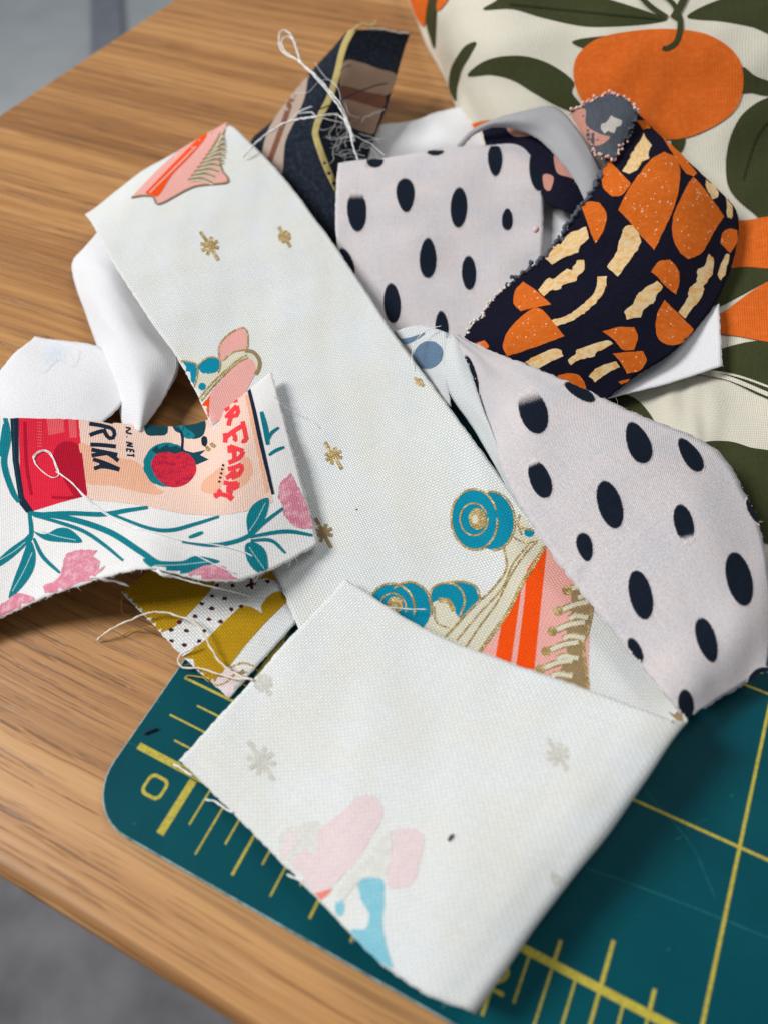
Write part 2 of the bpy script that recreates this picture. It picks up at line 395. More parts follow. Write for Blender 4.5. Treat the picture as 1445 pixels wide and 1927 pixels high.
def hit(S, px, py, rr, off):
    tree, i0, nq = bvh(S, rr)
    o, d = ray(px, py)
    loc, nrm, fi, dist = tree.ray_cast(o, d)
    if loc is None: return None
    if nrm.dot(d) > 0: nrm = -nrm
    arr = S.T if fi < nq else S.B
    c = fi % nq; i = i0 + c // (S.nv - 1); j = c % (S.nv - 1)
    p = arr[i, j]; e1 = arr[i + 1, j] - p; e2 = arr[i, j + 1] - p; w = np.array(loc) - p
    s = float(np.clip(w @ e1 / (e1 @ e1 + 1e-18), 0, 1)); t = float(np.clip(w @ e2 / (e2 @ e2 + 1e-18), 0, 1))
    return (np.array(loc + nrm * off * MM), (S.uu[i, j] * (1 - s) + S.uu[i + 1, j] * s, S.vv[i, j] * (1 - t) + S.vv[i, j + 1] * t))

def inside(pts, poly):
    x, y = pts[:, 0], pts[:, 1]; r = np.zeros(len(pts), bool); n = len(poly)
    for i in range(n):
        x1, y1 = poly[i]; x2, y2 = poly[(i + 1) % n]
        if y1 == y2: continue
        c = ((y1 > y) != (y2 > y)) & (x < (x2 - x1) * (y - y1) / (y2 - y1) + x1); r ^= c
    return r

def closed_smooth(pts, n_per=4):
    P = np.asarray(pts, float); k = len(P); out = []
    for i in range(k):
        p0, p1, p2, p3 = P[i - 1], P[i], P[(i + 1) % k], P[(i + 2) % k]
        m = max(1, min(8, int(np.linalg.norm(p2 - p1) / 5)))
        for t in np.linspace(0, 1, m, endpoint=False):
            out.append(0.5 * (2 * p1 + (p2 - p0) * t + (2 * p0 - 5 * p1 + 4 * p2 - p3) * t * t + (3 * p1 - p0 - 3 * p2 + p3) * t ** 3))
    return np.array(out)

def auto_smooth(pts, lim=52):
    P = np.asarray(pts, float); k = len(P); cor = []
    for i in range(k):
        a = P[i] - P[i - 1]; b = P[(i + 1) % k] - P[i]
        an = math.degrees(abs(math.atan2(a[0] * b[1] - a[1] * b[0], a @ b)))
        if an > lim: cor.append(i)
    if not cor: return closed_smooth(pts)
    out = []
    for q, i in enumerate(cor):
        j = cor[(q + 1) % len(cor)]; idx = [i]
        while True:
            idx.append((idx[-1] + 1) % k)
            if idx[-1] == j: break
        seg = P[idx]; L = np.linalg.norm(np.diff(seg, axis=0), axis=1).sum()
        out.append(cr(seg, max(3, int(L / 5)))[:-1])
    return np.concatenate(out)

def densify(pts, step=6):
    P = np.asarray(pts, float); out = []
    for i in range(len(P)):
        a, b = P[i], P[(i + 1) % len(P)]; m = max(1, int(np.linalg.norm(b - a) / step))
        for t in range(m): out.append(a + (b - a) * t / m)
    return np.array(out)

def decal(S, pts, mat, name, rr=None, smooth=True, off=0.05, rough=0.0, fade=None, step=9):
    lim = 0.03 if S.o.name.startswith('cream_fabric') else 0.006
    """a patch of ink printed on sheet S: the outline is traced in photo pixels and laid on the cloth surface"""
    if smooth == 'both': poly = auto_smooth(pts)
    else: poly = closed_smooth(pts) if smooth else densify(pts)
    if rough: poly = poly + np.random.uniform(-rough, rough, poly.shape)
    lo, hi = poly.min(0), poly.max(0)
    gx, gy = np.meshgrid(np.arange(lo[0], hi[0], step), np.arange(lo[1], hi[1], step)); g = np.stack([gx.ravel(), gy.ravel()], -1)
    if len(g): g = g[inside(g, poly)] + np.random.uniform(-1, 1, (0, 2)) if False else g[inside(g, poly)]
    n = len(poly)
    verts = [Vector(p) for p in poly] + [Vector(p) for p in g]
    res = geometry.delaunay_2d_cdt(verts, [(i, (i + 1) % n) for i in range(n)], [], 1, 1e-4)
    vs, tris = res[0], res[2]
    H = {}
    hits = [hit(S, v.x, v.y, rr, off) for v in vs]
    V, UV, FD, F = [], [], [], []
    def add(h, p):
        V.append(h[0]); UV.append(h[1]); FD.append(1.0 if fade is None else fade(p[0], p[1])); return len(V) - 1
    idm = {}; cut = {}
    def vid(i):
        if i not in idm: idm[i] = add(hits[i], vs[i])
        return idm[i]
    def cutp(i, j):        # i hit, j missed
        if (i, j) not in cut:
            a, b = np.array(vs[i]), np.array(vs[j]); best = None; l, r = 0.0, 1.0
            for _ in range(8):
                m = (l + r) / 2; p = a + (b - a) * m; h = hit(S, p[0], p[1], rr, off)
                if h is None: r = m
                else: l = m; best = (h, p)
            cut[(i, j)] = vid(i) if best is None else add(*best)
        return cut[(i, j)]
    for t in tris:
        t = list(t)
        for tri in ([t] if len(t) == 3 else [[t[0], t[k], t[k + 1]] for k in range(1, len(t) - 1)]):
            ok = [hits[i] is not None for i in tri]
            if all(ok): F.append([vid(i) for i in tri]); continue
            if not any(ok): continue
            ring = []
            for k in range(3):
                a, b = tri[k], tri[(k + 1) % 3]
                if hits[a] is not None: ring.append(vid(a))
                if hits[a] is not None and hits[b] is None: ring.append(cutp(a, b))
                if hits[a] is None and hits[b] is not None: ring.append(cutp(b, a))
            r2 = []
            for x in ring:
                if x not in r2: r2.append(x)
            if len(r2) >= 3: F.append(r2)
    # drop triangles that stretch between two layers
    G = []
    for f in F:
        pp = np.array([V[i] for i in f])
        if max(np.linalg.norm(pp - pp[0], axis=1)) < lim: G.append(f)
    if not G: return None
    return mesh_obj(name, V, G, mat, S.o, True, UV, FD)

def dot_decal(S, cx, cy, rx, ry, a, tear, fd, up=True, rr=None):
    ar = math.radians(a)
    def fade(x, y):
        dx, dy = x - cx, y - cy
        u = dx * math.cos(ar) - dy * math.sin(ar); v = dx * math.sin(ar) + dy * math.cos(ar)
        r = math.hypot(u / (rx * (1 + tear * v / ry)), v / ry)
        f = (1.13 - r) * max(rx, 12) / 4.5
        if fd is not None: f = min(f, max(0.2, ((v / ry) * (1 if up else -1) + 1) / fd))
        return float(min(1, max(0, f)))
    pts = ellipse(cx, cy, rx * 1.13, ry * 1.10, a, 26, tear)
    return decal(S, pts, M['dot'], 'printed_dot', rr, rough=0.4, step=4, fade=fade)

def stroke(pts, w, taper=0.0, n=None):
    """outline polygon of a brush stroke (photo pixels)"""
    P = np.asarray(pts, float)
    L = np.linalg.norm(np.diff(P, axis=0), axis=1).sum(); n = n or max(4, int(L / 6))
    C = cr(P, n); t = np.gradient(C, axis=0); t /= np.linalg.norm(t, axis=1, keepdims=True) + 1e-9
    nn = np.stack([-t[:, 1], t[:, 0]], -1)
    s = np.linspace(0, 1, n); ww = w / 2 * (1 - taper * np.abs(2 * s - 1) ** 2) if taper else np.full(n, w / 2)
    return np.concatenate([C + nn * ww[:, None], (C - nn * ww[:, None])[::-1]])

def line(S, pts, w, mat, name, rr=None, off=0.07, taper=0.0):
    return decal(S, stroke(pts, w, taper), mat, name, rr, smooth=False, off=off)

def ellipse(cx, cy, rx, ry, a=0, n=20, tear=0.0):
    out = []; a = math.radians(a)
    for i in range(n):
        th = i / n * 2 * math.pi; x = rx * math.cos(th); y = ry * math.sin(th)
        x *= 1 + tear * y / ry
        out.append((cx + x * math.cos(a) + y * math.sin(a), cy - x * math.sin(a) + y * math.cos(a)))
    return out

def star(cx, cy, r, axis=62, squash=0.55):
    """eight-pointed star with one long axis"""
    out = []
    for i in range(16):
        th = math.radians(axis) + i * math.pi / 8
        if i % 2: rr = r * 0.26
        else: rr = r if i % 8 == 0 else (r * 0.55 if i % 4 == 0 else r * 0.50)
        out.append((cx + rr * math.cos(th), cy + rr * math.sin(th)))
    # widen the tips
    return out

def tube(name, pts, rad, mat, parent=None, n=None, world=False, sides=6, twist=0.0, wob=0.0):
    P = np.array([p if world else U(*p) for p in pts], float)
    L = np.linalg.norm(np.diff(P, axis=0), axis=1).sum(); n = n or max(8, int(L / 0.35))
    C = cr(P, n)
    if wob:
        s = np.linspace(0, 1, n) * L
        for k in range(3): C[:, k] += wob * (np.sin(s * random.uniform(1, 2.2) + random.random() * 6) + np.sin(s * random.uniform(3, 5) + random.random() * 6) * 0.5) * (0.5 if k == 2 else 1)
    t = np.gradient(C, axis=0); t /= np.linalg.norm(t, axis=1, keepdims=True) + 1e-9
    up = np.array([0.1, 0.2, 1.0]); a = np.cross(t, up); a /= np.linalg.norm(a, axis=1, keepdims=True) + 1e-9; b = np.cross(t, a)
    V, F = [], []
    ns = sides
    for i in range(n):
        for k in range(ns):
            an = k / ns * 6.28318 + i * twist
            rr = rad * (1 + (0.35 if twist and k % (ns // 2) == 0 else 0)) * (0.55 if i in (0, n - 1) else 1)
            V.append((C[i] + (a[i] * math.cos(an) + b[i] * math.sin(an)) * rr) * MM)
    for i in range(n - 1):
        for k in range(ns): F.append([i * ns + k, i * ns + (k + 1) % ns, (i + 1) * ns + (k + 1) % ns, (i + 1) * ns + k])
    F.append(list(range(ns))[::-1]); F.append([(n - 1) * ns + k for k in range(ns)])
    return mesh_obj(name, V, F, mat, parent)

def box(name, x0, x1, y0, y1, z0, z1, mat, parent=None, bevel=0.0, seg=3):
    V = [(x * MM, y * MM, z * MM) for z in (z0, z1) for y in (y0, y1) for x in (x0, x1)]
    F = [(0, 2, 3, 1), (4, 5, 7, 6), (0, 1, 5, 4), (2, 6, 7, 3), (0, 4, 6, 2), (1, 3, 7, 5)]
    o = mesh_obj(name, V, F, mat, parent, smooth=bevel > 0)
    if bevel:
        m = o.modifiers.new('bevel', 'BEVEL'); m.width = bevel * MM; m.segments = seg; m.limit_method = 'ANGLE'
        w = o.modifiers.new('wn', 'WEIGHTED_NORMAL'); w.keep_sharp = True
    return o

# ------------------------------------------------------------------ the setting
TZ = -1.8            # table top below the mat's upper face
fl = box('floor', -6000, 6000, -4000, 8000, -760, -740, M['floor']); fl['kind'] = 'structure'
tag(box('shade_sheet', -900, 1600, -1500, 60, -740, -728, M['shade_grey'], bevel=5), 'dark grey sheet put in for the shade on the floor below the front table edge', 'shade_sheet')  # added dark sheet: its grey stands in for shade on the pale floor
a = U(60 + 140, -60, -735); b = U(205, 75, -735)
d = (b - a) / np.linalg.norm(b - a); sd = np.array([-d[1], d[0], 0]) * 38
pv = [a - d * 900 + sd, b + d * 900 + sd, b + d * 900 - sd, a - d * 900 - sd]
sv = [(p[0] * MM, p[1] * MM, z * MM) for z in (-740, -715) for p in pv]
tag(mesh_obj('floor_strip', sv, [(3, 2, 1, 0), (4, 5, 6, 7), (0, 1, 5, 4), (1, 2, 6, 5), (2, 3, 7, 6), (3, 0, 4, 7)], M['slate'], smooth=False),
    'blurred slate grey strip lying on the pale floor behind the table', 'strip')

table = bpy.data.objects.new('oak_table', None); COL.objects.link(table); table.location = (0.3, 0.35, -0.74)
tag(table, 'honey coloured oak table under the fabric scraps and cutting mat', 'table')
def under(o, root):
    o.parent = root; o.matrix_parent_inverse = Matrix.Translation(-root.location); return o
under(box('tabletop', -181, 1100, -24.4, 760, TZ - 26, TZ, M['oak'], bevel=2.4, seg=5), table)
for x in (-110, 1030):
    for y in (60, 690): under(box('leg', x - 30, x + 30, y - 30, y + 30, -740, TZ - 26, M['oak'], bevel=3), table)

# cutting mat with rounded corner
def rounded(x0, x1, y0, y1, r, n=10):
    out = []
    for cx, cy, a0 in ((x1 - r, y1 - r, 0), (x0 + r, y1 - r, 90), (x0 + r, y0 + r, 180), (x1 - r, y0 + r, 270)):
        for i in range(n + 1):
            a = math.radians(a0 + 90 * i / n); out.append((cx + r * math.cos(a), cy + r * math.sin(a)))
    return out
rp = rounded(-13.1, 470, -12.0, 318, 8.5); nr = len(rp); ri = rounded(-12.88, 469.78, -11.78, 317.78, 8.3)
mv = [(x * MM, y * MM, (TZ + 0.02) * MM) for x, y in rp] + [(x * MM, y * MM, -0.18 * MM) for x, y in rp] + [(x * MM, y * MM, 0) for x, y in ri]
mf = [[i, (i + 1) % nr, nr + (i + 1) % nr, nr + i] for i in range(nr)] + [[nr + i, nr + (i + 1) % nr, 2 * nr + (i + 1) % nr, 2 * nr + i] for i in range(nr)]
mf += [list(range(2 * nr, 3 * nr)), list(range(nr))[::-1]]
cmat = mesh_obj('cutting_mat', mv, mf, M['mat'], smooth=False)
cmat.data.materials.append(plain('worn_mat_edge', (0.26, 0.36, 0.37), 0.8, 0.5, 700))
for k in range(nr, 2 * nr): cmat.data.polygons[k].material_index = 1
tag(cmat, 'teal self-healing cutting mat with yellow inch grid lying on the table', 'cutting mat')
gl_v, gl_f = [], []
def quad(x0, x1, y0, y1, z):
    b = len(gl_v); gl_v.extend([(x * MM, y * MM, z * MM) for x, y in ((x0, y0), (x1, y0), (x1, y1), (x0, y1))]); gl_f.append([b, b + 1, b + 2, b + 3])
IN = 25.4
def tick_len(k): return 9.45 if k % 2 == 0 else 6.4
for k in range(0, 8 * 17):
    x = k * IN / 8
    w = 0.42 if k % 4 == 0 else 0.30
    if k == 0: quad(-0.62, 0.62, -9.4, -0.75, 0.03)
    else: quad(x - w / 2, x + w / 2, -tick_len(k), -0.55, 0.03)
    if k % 8 == 0 and k: quad(x - 0.24, x + 0.24, 0.5, 305, 0.03)
    elif k % 8 == 4: quad(x - 0.27, x + 0.27, 0.5, 6.2, 0.03)
    elif k % 2 == 0 and k: quad(x - 0.25, x + 0.25, 0.5, 3.1, 0.03)
quad(-11.0, 432, -0.55, 0.55, 0.045)
for k in range(1, 8 * 12):
    y = k * IN / 8
    w = 0.42 if k % 4 == 0 else 0.30
    quad(-{0: 11.0, 4: 11.0}.get(k % 8, 9.5 if k % 2 == 0 else 6.35), -0.55, y - w / 2, y + w / 2, 0.045)
    if k % 8 == 0: quad(0.5, 430, y - 0.22, y + 0.22, 0.045)
quad(-0.5, 0.5, 0.6, 304, 0.06)
mesh_obj('grid_lines', gl_v, gl_f, M['line'], cmat, smooth=False)
def glyph(outer, inner, z, name):
    n = len(outer); V = [(x * MM, y * MM, z * MM) for x, y in outer] + [(x * MM, y * MM, z * MM) for x, y in inner]
    mesh_obj(name, V, [[i, (i + 1) % n, n + (i + 1) % n, n + i] for i in range(n)], M['line'], cmat, smooth=False)
glyph(rounded(-6.6, -2.95, -5.85, -2.35, 1.1, 6), rounded(-6.1, -3.45, -5.35, -2.85, 0.75, 6), 0.03, 'numeral_zero')
def flat_stroke(pts, w, z, name):
    C = cr(np.array(pts, float), 26) if len(pts) > 2 else np.linspace(pts[0], pts[1], 4)
    t = np.gradient(C, axis=0); t /= np.linalg.norm(t, axis=1, keepdims=True); nn = np.stack([-t[:, 1], t[:, 0]], -1) * w / 2
    V = [(*(p * MM), z * MM) for p in C + nn] + [(*(p * MM), z * MM) for p in C - nn]; n = len(C)
    mesh_obj(name, V, [[i, i + 1, n + i + 1, n + i] for i in range(n - 1)], M['line'], cmat, smooth=False)
flat_stroke([(49.2, -4.2), (49.9, -2.9), (51.3, -2.8), (52.1, -3.7), (51.5, -4.9), (50.2, -5.6), (49.4, -6.2)], 0.5, 0.03, 'numeral_two')
flat_stroke([(49.4, -6.25), (52.5, -6.15)], 0.5, 0.036, 'numeral_two')

cut_mat = plain('cut_mark', (0.006, 0.115, 0.13), 0.8, 0.45, 900)
for k, (q, w) in enumerate([([(1212, 1482), (1240, 1520), (1300, 1590), (1345, 1690)], .16), ([(1100, 1632), (1200, 1668), (1330, 1718), (1445, 1765)], .20), ([(1290, 1560), (1320, 1545), (1335, 1540)], .12), ([(1270, 1580), (1282, 1574)], .3),
                            ([(1372, 1498), (1380, 1496)], .3), ([(1254, 1788), (1260, 1786)], .35), ([(240, 1395), (262, 1406)], .14), ([(296, 1322), (301, 1320)], .3), ([(252, 1551), (256, 1549)], .5)]):
    flat_stroke_pts = [tuple(U(*p)[:2]) for p in q]
    C = cr(np.array(flat_stroke_pts), 20); t = np.gradient(C, axis=0); t /= np.linalg.norm(t, axis=1, keepdims=True); nn = np.stack([-t[:, 1], t[:, 0]], -1) * w / 2 * np.random.uniform(0.4, 1.2, (20, 1))
    V = [(*(p * MM), (0.012 + k * 0.0015) * MM) for p in np.concatenate([C + nn, C - nn])]
    mesh_obj('cut_mark', V, [[i, i + 1, 20 + i + 1, 20 + i] for i in range(19)], cut_mat, cmat, smooth=False)

# ------------------------------------------------------------------ cream fabric with oranges
BX = [(-60, [(742, 2), (850, 30), (1100, 37), (1300, 38), (1540, 38)]),
      (60, [(792, 2), (880, 27), (1110, 32), (1300, 33), (1540, 33)]),
      (180, [(848, 2), (930, 19), (1130, 23), (1300, 24), (1540, 24)]),
      (320, [(905, 1), (990, 10), (1150, 12), (1310, 14), (1540, 15)]),
      (480, [(970, .6), (1060, 4), (1190, 6), (1330, 8), (1540, 10)]),
      (640, [(1030, .5), (1110, 2), (1230, 4), (1350, 5.5), (1540, 8)]),
      (800, [(1090, .5), (1170, 1.5), (1280, 4), (1375, 5), (1540, 7)]),
      (950, [(1170, .5), (1240, 1.2), (1320, 3), (1400, 4), (1540, 5)]),
      (1100, [(1250, .5), (1310, .8), (1380, 2), (1440, 3), (1540, 3)]),
      (1210, [(1330, .4), (1370, .5), (1425, .6), (1470, .8), (1560, 1)])]
bag = sheet('cream_fabric', [[(x, y, z) for x, z in r] for y, r in BX], M['bag'], cell=0.8, thick=0.45, wr=0.22, jit=0)
tag(bag.o, 'cream fabric printed with big oranges and olive leaves, puffed up behind the scraps', 'fabric')
def z2(p): return Z(723, 0, 2.0014, p)
def z4(p): return Z(723, 560, 2.0014, p)
decal(bag, [(1078, 135), (1090, 100), (1130, 72), (1200, 59), (1270, 57), (1330, 67), (1375, 95), (1395, 130), (1394, 180), (1375, 215), (1330, 245), (1280, 262), (1230, 262), (1170, 250), (1120, 222), (1088, 180)], M['bagor'], 'printed_orange', off=0.32, step=8)
decal(bag, z2([(90, -40), (165, -40), (160, 40), (150, 100), (120, 60)]), M['bagor'], 'printed_orange', off=0.32)
decal(bag, z2([(215, -20), (250, -20), (235, 12), (205, 42), (198, 20)]), M['bagor'], 'printed_orange', off=0.32)
decal(bag, [(1330, 420), (1400, 416), (1470, 415), (1475, 500), (1400, 504), (1330, 503)], M['bagor'], 'printed_orange', off=0.32, step=8)
decal(bag, z2([(1500, 1040), (1445, 1062), (1370, 1108), (1290, 1168), (1240, 1200), (1230, 1250), (1340, 1272), (1445, 1292), (1520, 1290)]), M['bagor'], 'printed_orange', off=0.32, step=8)
decal(bag, z2([(310, 480), (350, 460), (405, 452), (400, 475), (340, 490)]), M['bagor'], 'printed_orange', off=0.32)
for L in ([(372, 38), (420, 5), (470, -40), (700, -40), (870, 8), (1000, 50), (1062, 75), (1000, 90), (870, 100), (750, 100), (600, 70), (480, 36)],
          [(1137, 65), (1180, 35), (1250, 5), (1330, -20), (1480, -20), (1490, 135), (1380, 102), (1270, 82), (1180, 75)],
          [(705, 160), (760, 145), (885, 136), (850, 165), (790, 190), (740, 180)],
          [(315, 286), (360, 240), (430, 215), (520, 212), (600, 233), (670, 272), (712, 312), (705, 350), (740, 400), (720, 425), (640, 395), (560, 350), (480, 302), (400, 282)],
          [(347, 160), (322, 210), (292, 262), (274, 330), (270, 382), (244, 330), (250, 262), (280, 205), (310, 170)],
          [(165, -30), (202, -30), (196, 80), (190, 182), (172, 142), (158, 80)],
          [(1500, 350), (1445, 368), (1395, 392), (1340, 440), (1300, 520), (1284, 620), (1300, 720), (1380, 800), (1470, 850), (1520, 600)],
          [(1345, 255), (1400, 290), (1500, 325), (1500, 345), (1440, 362), (1380, 350), (1340, 345)],
          [(1250, 1012), (1500, 1008), (1500, 1040), (1445, 1058), (1330, 1120), (1250, 1155), (1230, 1080)]):
    decal(bag, z2(L), M['leaf'], 'printed_leaf', off=0.22, step=8)
decal(bag, z2([(1080, 520), (1130, 520), (1120, 570), (1090, 580)]), M['leaf'], 'printed_leaf', off=0.22)
for L in ([(1240, 205), (1470, 176), (1520, 400), (1420, 375), (1330, 332), (1250, 302), (1140, 290), (1200, 270)],
          [(840, 372), (900, 366), (960, 395), (1015, 470), (1000, 500), (900, 450), (830, 400)],
          [(1200, 550), (1290, 543), (1370, 565), (1500, 620), (1520, 900), (1400, 910), (1360, 760), (1300, 680), (1240, 600)],
          [(1415, 1110), (1500, 1100), (1500, 1380), (1410, 1330)]):
    decal(bag, z4(L), M['leaf'], 'printed_leaf', off=0.22, step=8)
line(bag, z2([(1040, -20), (1085, 20), (1108, 70), (1110, 120), (1095, 165), (1062, 186), (1045, 183)]), 11, M['leaf'], 'printed_stem', taper=0.3, off=0.42)
line(bag, z2([(960, -10), (1000, 30), (1062, 72)]), 10, M['leaf'], 'printed_stem', off=0.42)
line(bag, z2([(1135, -20), (1112, 30), (1085, 75)]), 14, M['leaf'], 'printed_stem', off=0.42)
line(bag, z2([(1480, 420), (1400, 520), (1350, 680)]), 4, M['leafvein'], 'printed_vein', off=0.36)
line(bag, z2([(470, 20), (640, 38), (860, 60), (1040, 78)]), 4, M['leafvein'], 'printed_vein', off=0.36)
line(bag, z4([(1180, 285), (1300, 310), (1450, 372)]), 8, M['bag'], 'printed_line', off=0.36)
line(bag, z4([(1200, 278), (1330, 300), (1470, 350)]), 4, M['bag'], 'printed_line', off=0.36)

# ------------------------------------------------------------------ plain white scraps
s = sheet('white_fabric_scrap', [[(690, 300, .3), (690, 268, 1.5), (690, 240, 2)], [(780, 300, 1), (780, 262, 4), (780, 224, 3)], [(865, 300, 2), (866, 250, 6), (868, 203, 4)], [(935, 300, 2), (935, 262, 5), (935, 230, 4)]], M['plain_white'], wr=0.2)
tag(s.o, 'small plain white fabric scrap lying behind the square dotted fabric', 'fabric')
s = sheet('white_fabric_scrap', [[(1230, 640, 6), (1290, 605, 7.5), (1352, 572, 9)], [(1200, 690, 5.5), (1290, 650, 7), (1355, 630, 8.5)], [(1130, 752, 5), (1250, 722, 6.4), (1358, 688, 8)]], M['plain_white'], wr=0.05, fray=['v1'], fray_mat=M['thread'], fray_len=0.6, fray_n=1.5)
tag(s.o, 'white fabric corner poking out from under the mushroom fabric', 'fabric')
s = sheet('white_fabric_scrap', [[(990, 330, 9.5), (1120, 372, 11)], [(985, 400, 8), (1115, 430, 9)], [(950, 520, 5), (1090, 480, 6)]], M['plain_white'], wr=0.1)
tag(s.o, 'shaded white fabric lying deep between dotted and mushroom fabrics', 'fabric')
b_ = sheet('white_fabric_scrap', [[(-40, 760, 1), (10, 690, 1.5), (66, 632, 1)], [(-30, 800, 2.2), (60, 725, 4.2), (125, 640, 2)], [(-20, 830, 2), (120, 770, 4), (200, 660, 2)], [(100, 850, 1), (190, 800, 2.6), (262, 720, 1.4)]], M['plain_white'], wr=0.15, fray=['u0'], fray_mat=M['thread'])
tag(b_.o, 'white fabric scrap wrong side up with faint blue show-through, left of the folded white loop', 'fabric')
decal(b_, [(70, 655), (100, 645), (150, 660), (140, 690), (110, 680), (85, 700), (60, 690)], cloth('very_faint_blue', (0.68, 0.75, 0.83), 0.4, gap=0.74, mottle=0.06, back=(0.82, 0.82, 0.85)), 'printed_flower', step=5, rough=1.5, fade=lambda x, y: max(0.0, 0.62 - math.hypot(x - 105, y - 668) / 90))
a_ = sheet('white_fabric_loop', [[(205, 415, 3.5), (230, 425, 5), (290, 440, 4)], [(162, 462, 2), (215, 480, 7), (290, 500, 4)], [(136, 498, 2), (205, 520, 7.5), (300, 570, 4)], [(150, 560, 2), (220, 590, 7.5), (325, 640, 4.2)], [(180, 645, 1.6), (245, 665, 7), (338, 690, 4)], [(212, 735, 1.2), (262, 735, 6), (308, 752, 3)], [(238, 815, .6), (262, 812, 4), (268, 812, 3)]], M['plain_white'], wr=0.12, fray=['v0'], fray_mat=M['thread'], fray_len=0.7)
tag(a_.o, 'plain white fabric strip folded into a loop under the skate print strip', 'fabric')

# ------------------------------------------------------------------ navy striped strip
st = sheet('striped_fabric_strip', [
    [(640, 76, 15), (652, 62, 20), (664, 57, 22), (700, 56, 20), (772, 60, 14)],
    [(594, 124, 10), (620, 108, 19), (646, 98, 22), (692, 100, 18), (757, 106, 12)],
    [(553, 177, 7), (596, 155, 17), (635, 140, 21), (684, 144, 17), (745, 148, 11)],
    [(511, 228, 4), (566, 205, 14), (617, 187, 18), (664, 200, 14), (724, 212, 9)],
    [(472, 268, 3), (540, 250, 11), (600, 238, 15), (640, 250, 9), (704, 262, 6)],
    [(492, 322, 2.5), (550, 308, 9), (606, 298, 13), (640, 310, 6), (692, 305, 3)],
    [(560, 412, 2), (600, 392, 6), (640, 372, 9), (660, 385, 4), (690, 390, 2)],
    [(620, 500, 1), (645, 480, 3), (670, 450, 4), (690, 460, 2), (700, 465, 1)]], M['snavy'], wr=0.06, cell=0.5, fray=['u0'], fray_mat=M['yellow_thread'], fray_len=0.9)
tag(st.o, 'navy, beige and yellow striped fabric strip curled over behind the dotted fabric', 'fabric')
def zs(p): return Z(430, 20, 3.6125, p)
decal(st, zs([(560, 440), (545, 460), (520, 600), (460, 740), (390, 900), (368, 1110), (300, 1100), (240, 1000), (240, 930), (290, 780), (430, 575), (520, 470)]), M['sbeige'], 'woven_stripe', off=0.13, step=5)
line(st, zs([(450, 560), (395, 720), (330, 900), (275, 1050)]), 10, M['sbrown'], 'woven_stripe', off=0.19)
line(st, zs([(850, 125), (800, 215), (770, 300), (740, 430), (690, 590), (625, 720), (595, 810), (598, 870), (640, 1000), (690, 1120), (760, 1260)]), 11, M['syellow'], 'woven_stripe', off=0.22)
decal(st, zs([(790, 345), (900, 355), (1010, 395), (1138, 440), (1100, 560), (1060, 580), (1045, 660), (1010, 780), (985, 840), (930, 830), (850, 800), (800, 760), (770, 640), (755, 480)]), M['sbeige2'], 'woven_stripe', off=0.16, step=5)
decal(st, zs([(760, 515), (860, 530), (960, 560), (1062, 585), (1042, 665), (940, 640), (840, 610), (765, 590)]), M['sbrown'], 'woven_stripe', off=0.22, step=5)
tube('loose_warp_thread', zs([(770, 620)])[0:0] + [(*p, z) for p, z in zip(zs([(600, 680), (720, 630), (800, 590), (900, 545), (1000, 510), (1082, 492)]), (19, 21, 20, 18.5, 16, 14))], 0.16, M['dark_thread'], st.o)
tube('loose_warp_thread', [(*p, z) for p, z in zip(zs([(760, 410), (790, 385), (845, 362)]), (23, 22, 20))], 0.10, M['dark_thread'], st.o)
tube('loose_warp_thread', [(*p, z) for p, z in zip(zs([(840, 140), (880, 105), (915, 90), (960, 100), (1000, 90), (1003, 62)]), (23, 22, 21.5, 21, 21, 22))], 0.24, M['yellow_thread'], st.o, twist=0.5)
tube('loose_warp_thread', [(*p, z) for p, z in zip(zs([(950, 125), (1050, 128), (1150, 148), (1228, 150)]), (20, 18.5, 16.5, 15))], 0.26, M['cream_thread'], st.o, wob=0.08)

# ------------------------------------------------------------------ square dotted fabric, grey twill band
A = sheet('dotted_fabric_square', [
    rowLR((645, 335, 3), (1010, 300, 3)),
    rowLR((639, 318, 9), (1012, 275, 10)),
    rowLR((637, 309, 13), (1017, 263, 14.5), 0.5, 0.5),
    rowLR((634, 340, 13), (1021, 310, 14.5), 1, 1),
    rowLR((632, 430, 9.5), (1022, 400, 11), 1, 0.5),
    rowLR((645, 520, 6.5), (1018, 490, 8), 0.4, -0.4),
    rowLR((690, 620, 3.5), (1005, 600, 5), 0, 0),
    rowLR((740, 720, 1.6), (990, 720, 2), 0, 0)], M['dotc'], wr=0.16, fray=['v1'], fray_mat=M['thread'], fray_len=0.5, fray_n=1.2)
tag(A.o, 'pale fabric with navy brushed dots bent over at its top edge behind the skate strip', 'fabric')
def top_fade(cy, ry, amt, up=True):
    return lambda x, y: float(np.clip(((y - cy) / ry * (1 if up else -1) + 1) / amt, 0.15, 1))
for (cx, cy, rx, ry, a, te, fd) in [(931, 302, 14, 31, 2, -.15, None), (1012, 318, 17, 42, 3, 0, None), (818, 285, 17, 8, 0, 0, None), (706, 303, 16, 13, 0, 0, None),
        (672, 396, 18, 40, 3, 0, 0.75), (763, 368, 17, 32, 3, -.2, None), (863, 391, 16, 38, -2, 0, None), (954, 413, 11, 22, 0, .15, None), (805, 486, 16, 38, 0, .1, None),
        (882, 514, 14, 33, 2, 0, None), (738, 571, 16, 38, 4, .05, None), (653, 494, 12, 30, 22, 0, None), (831, 612, 13, 28, 4, .2, None)]:
    dot_decal(A, cx, cy, rx, ry, a, te, fd, True, (1.2, 7))

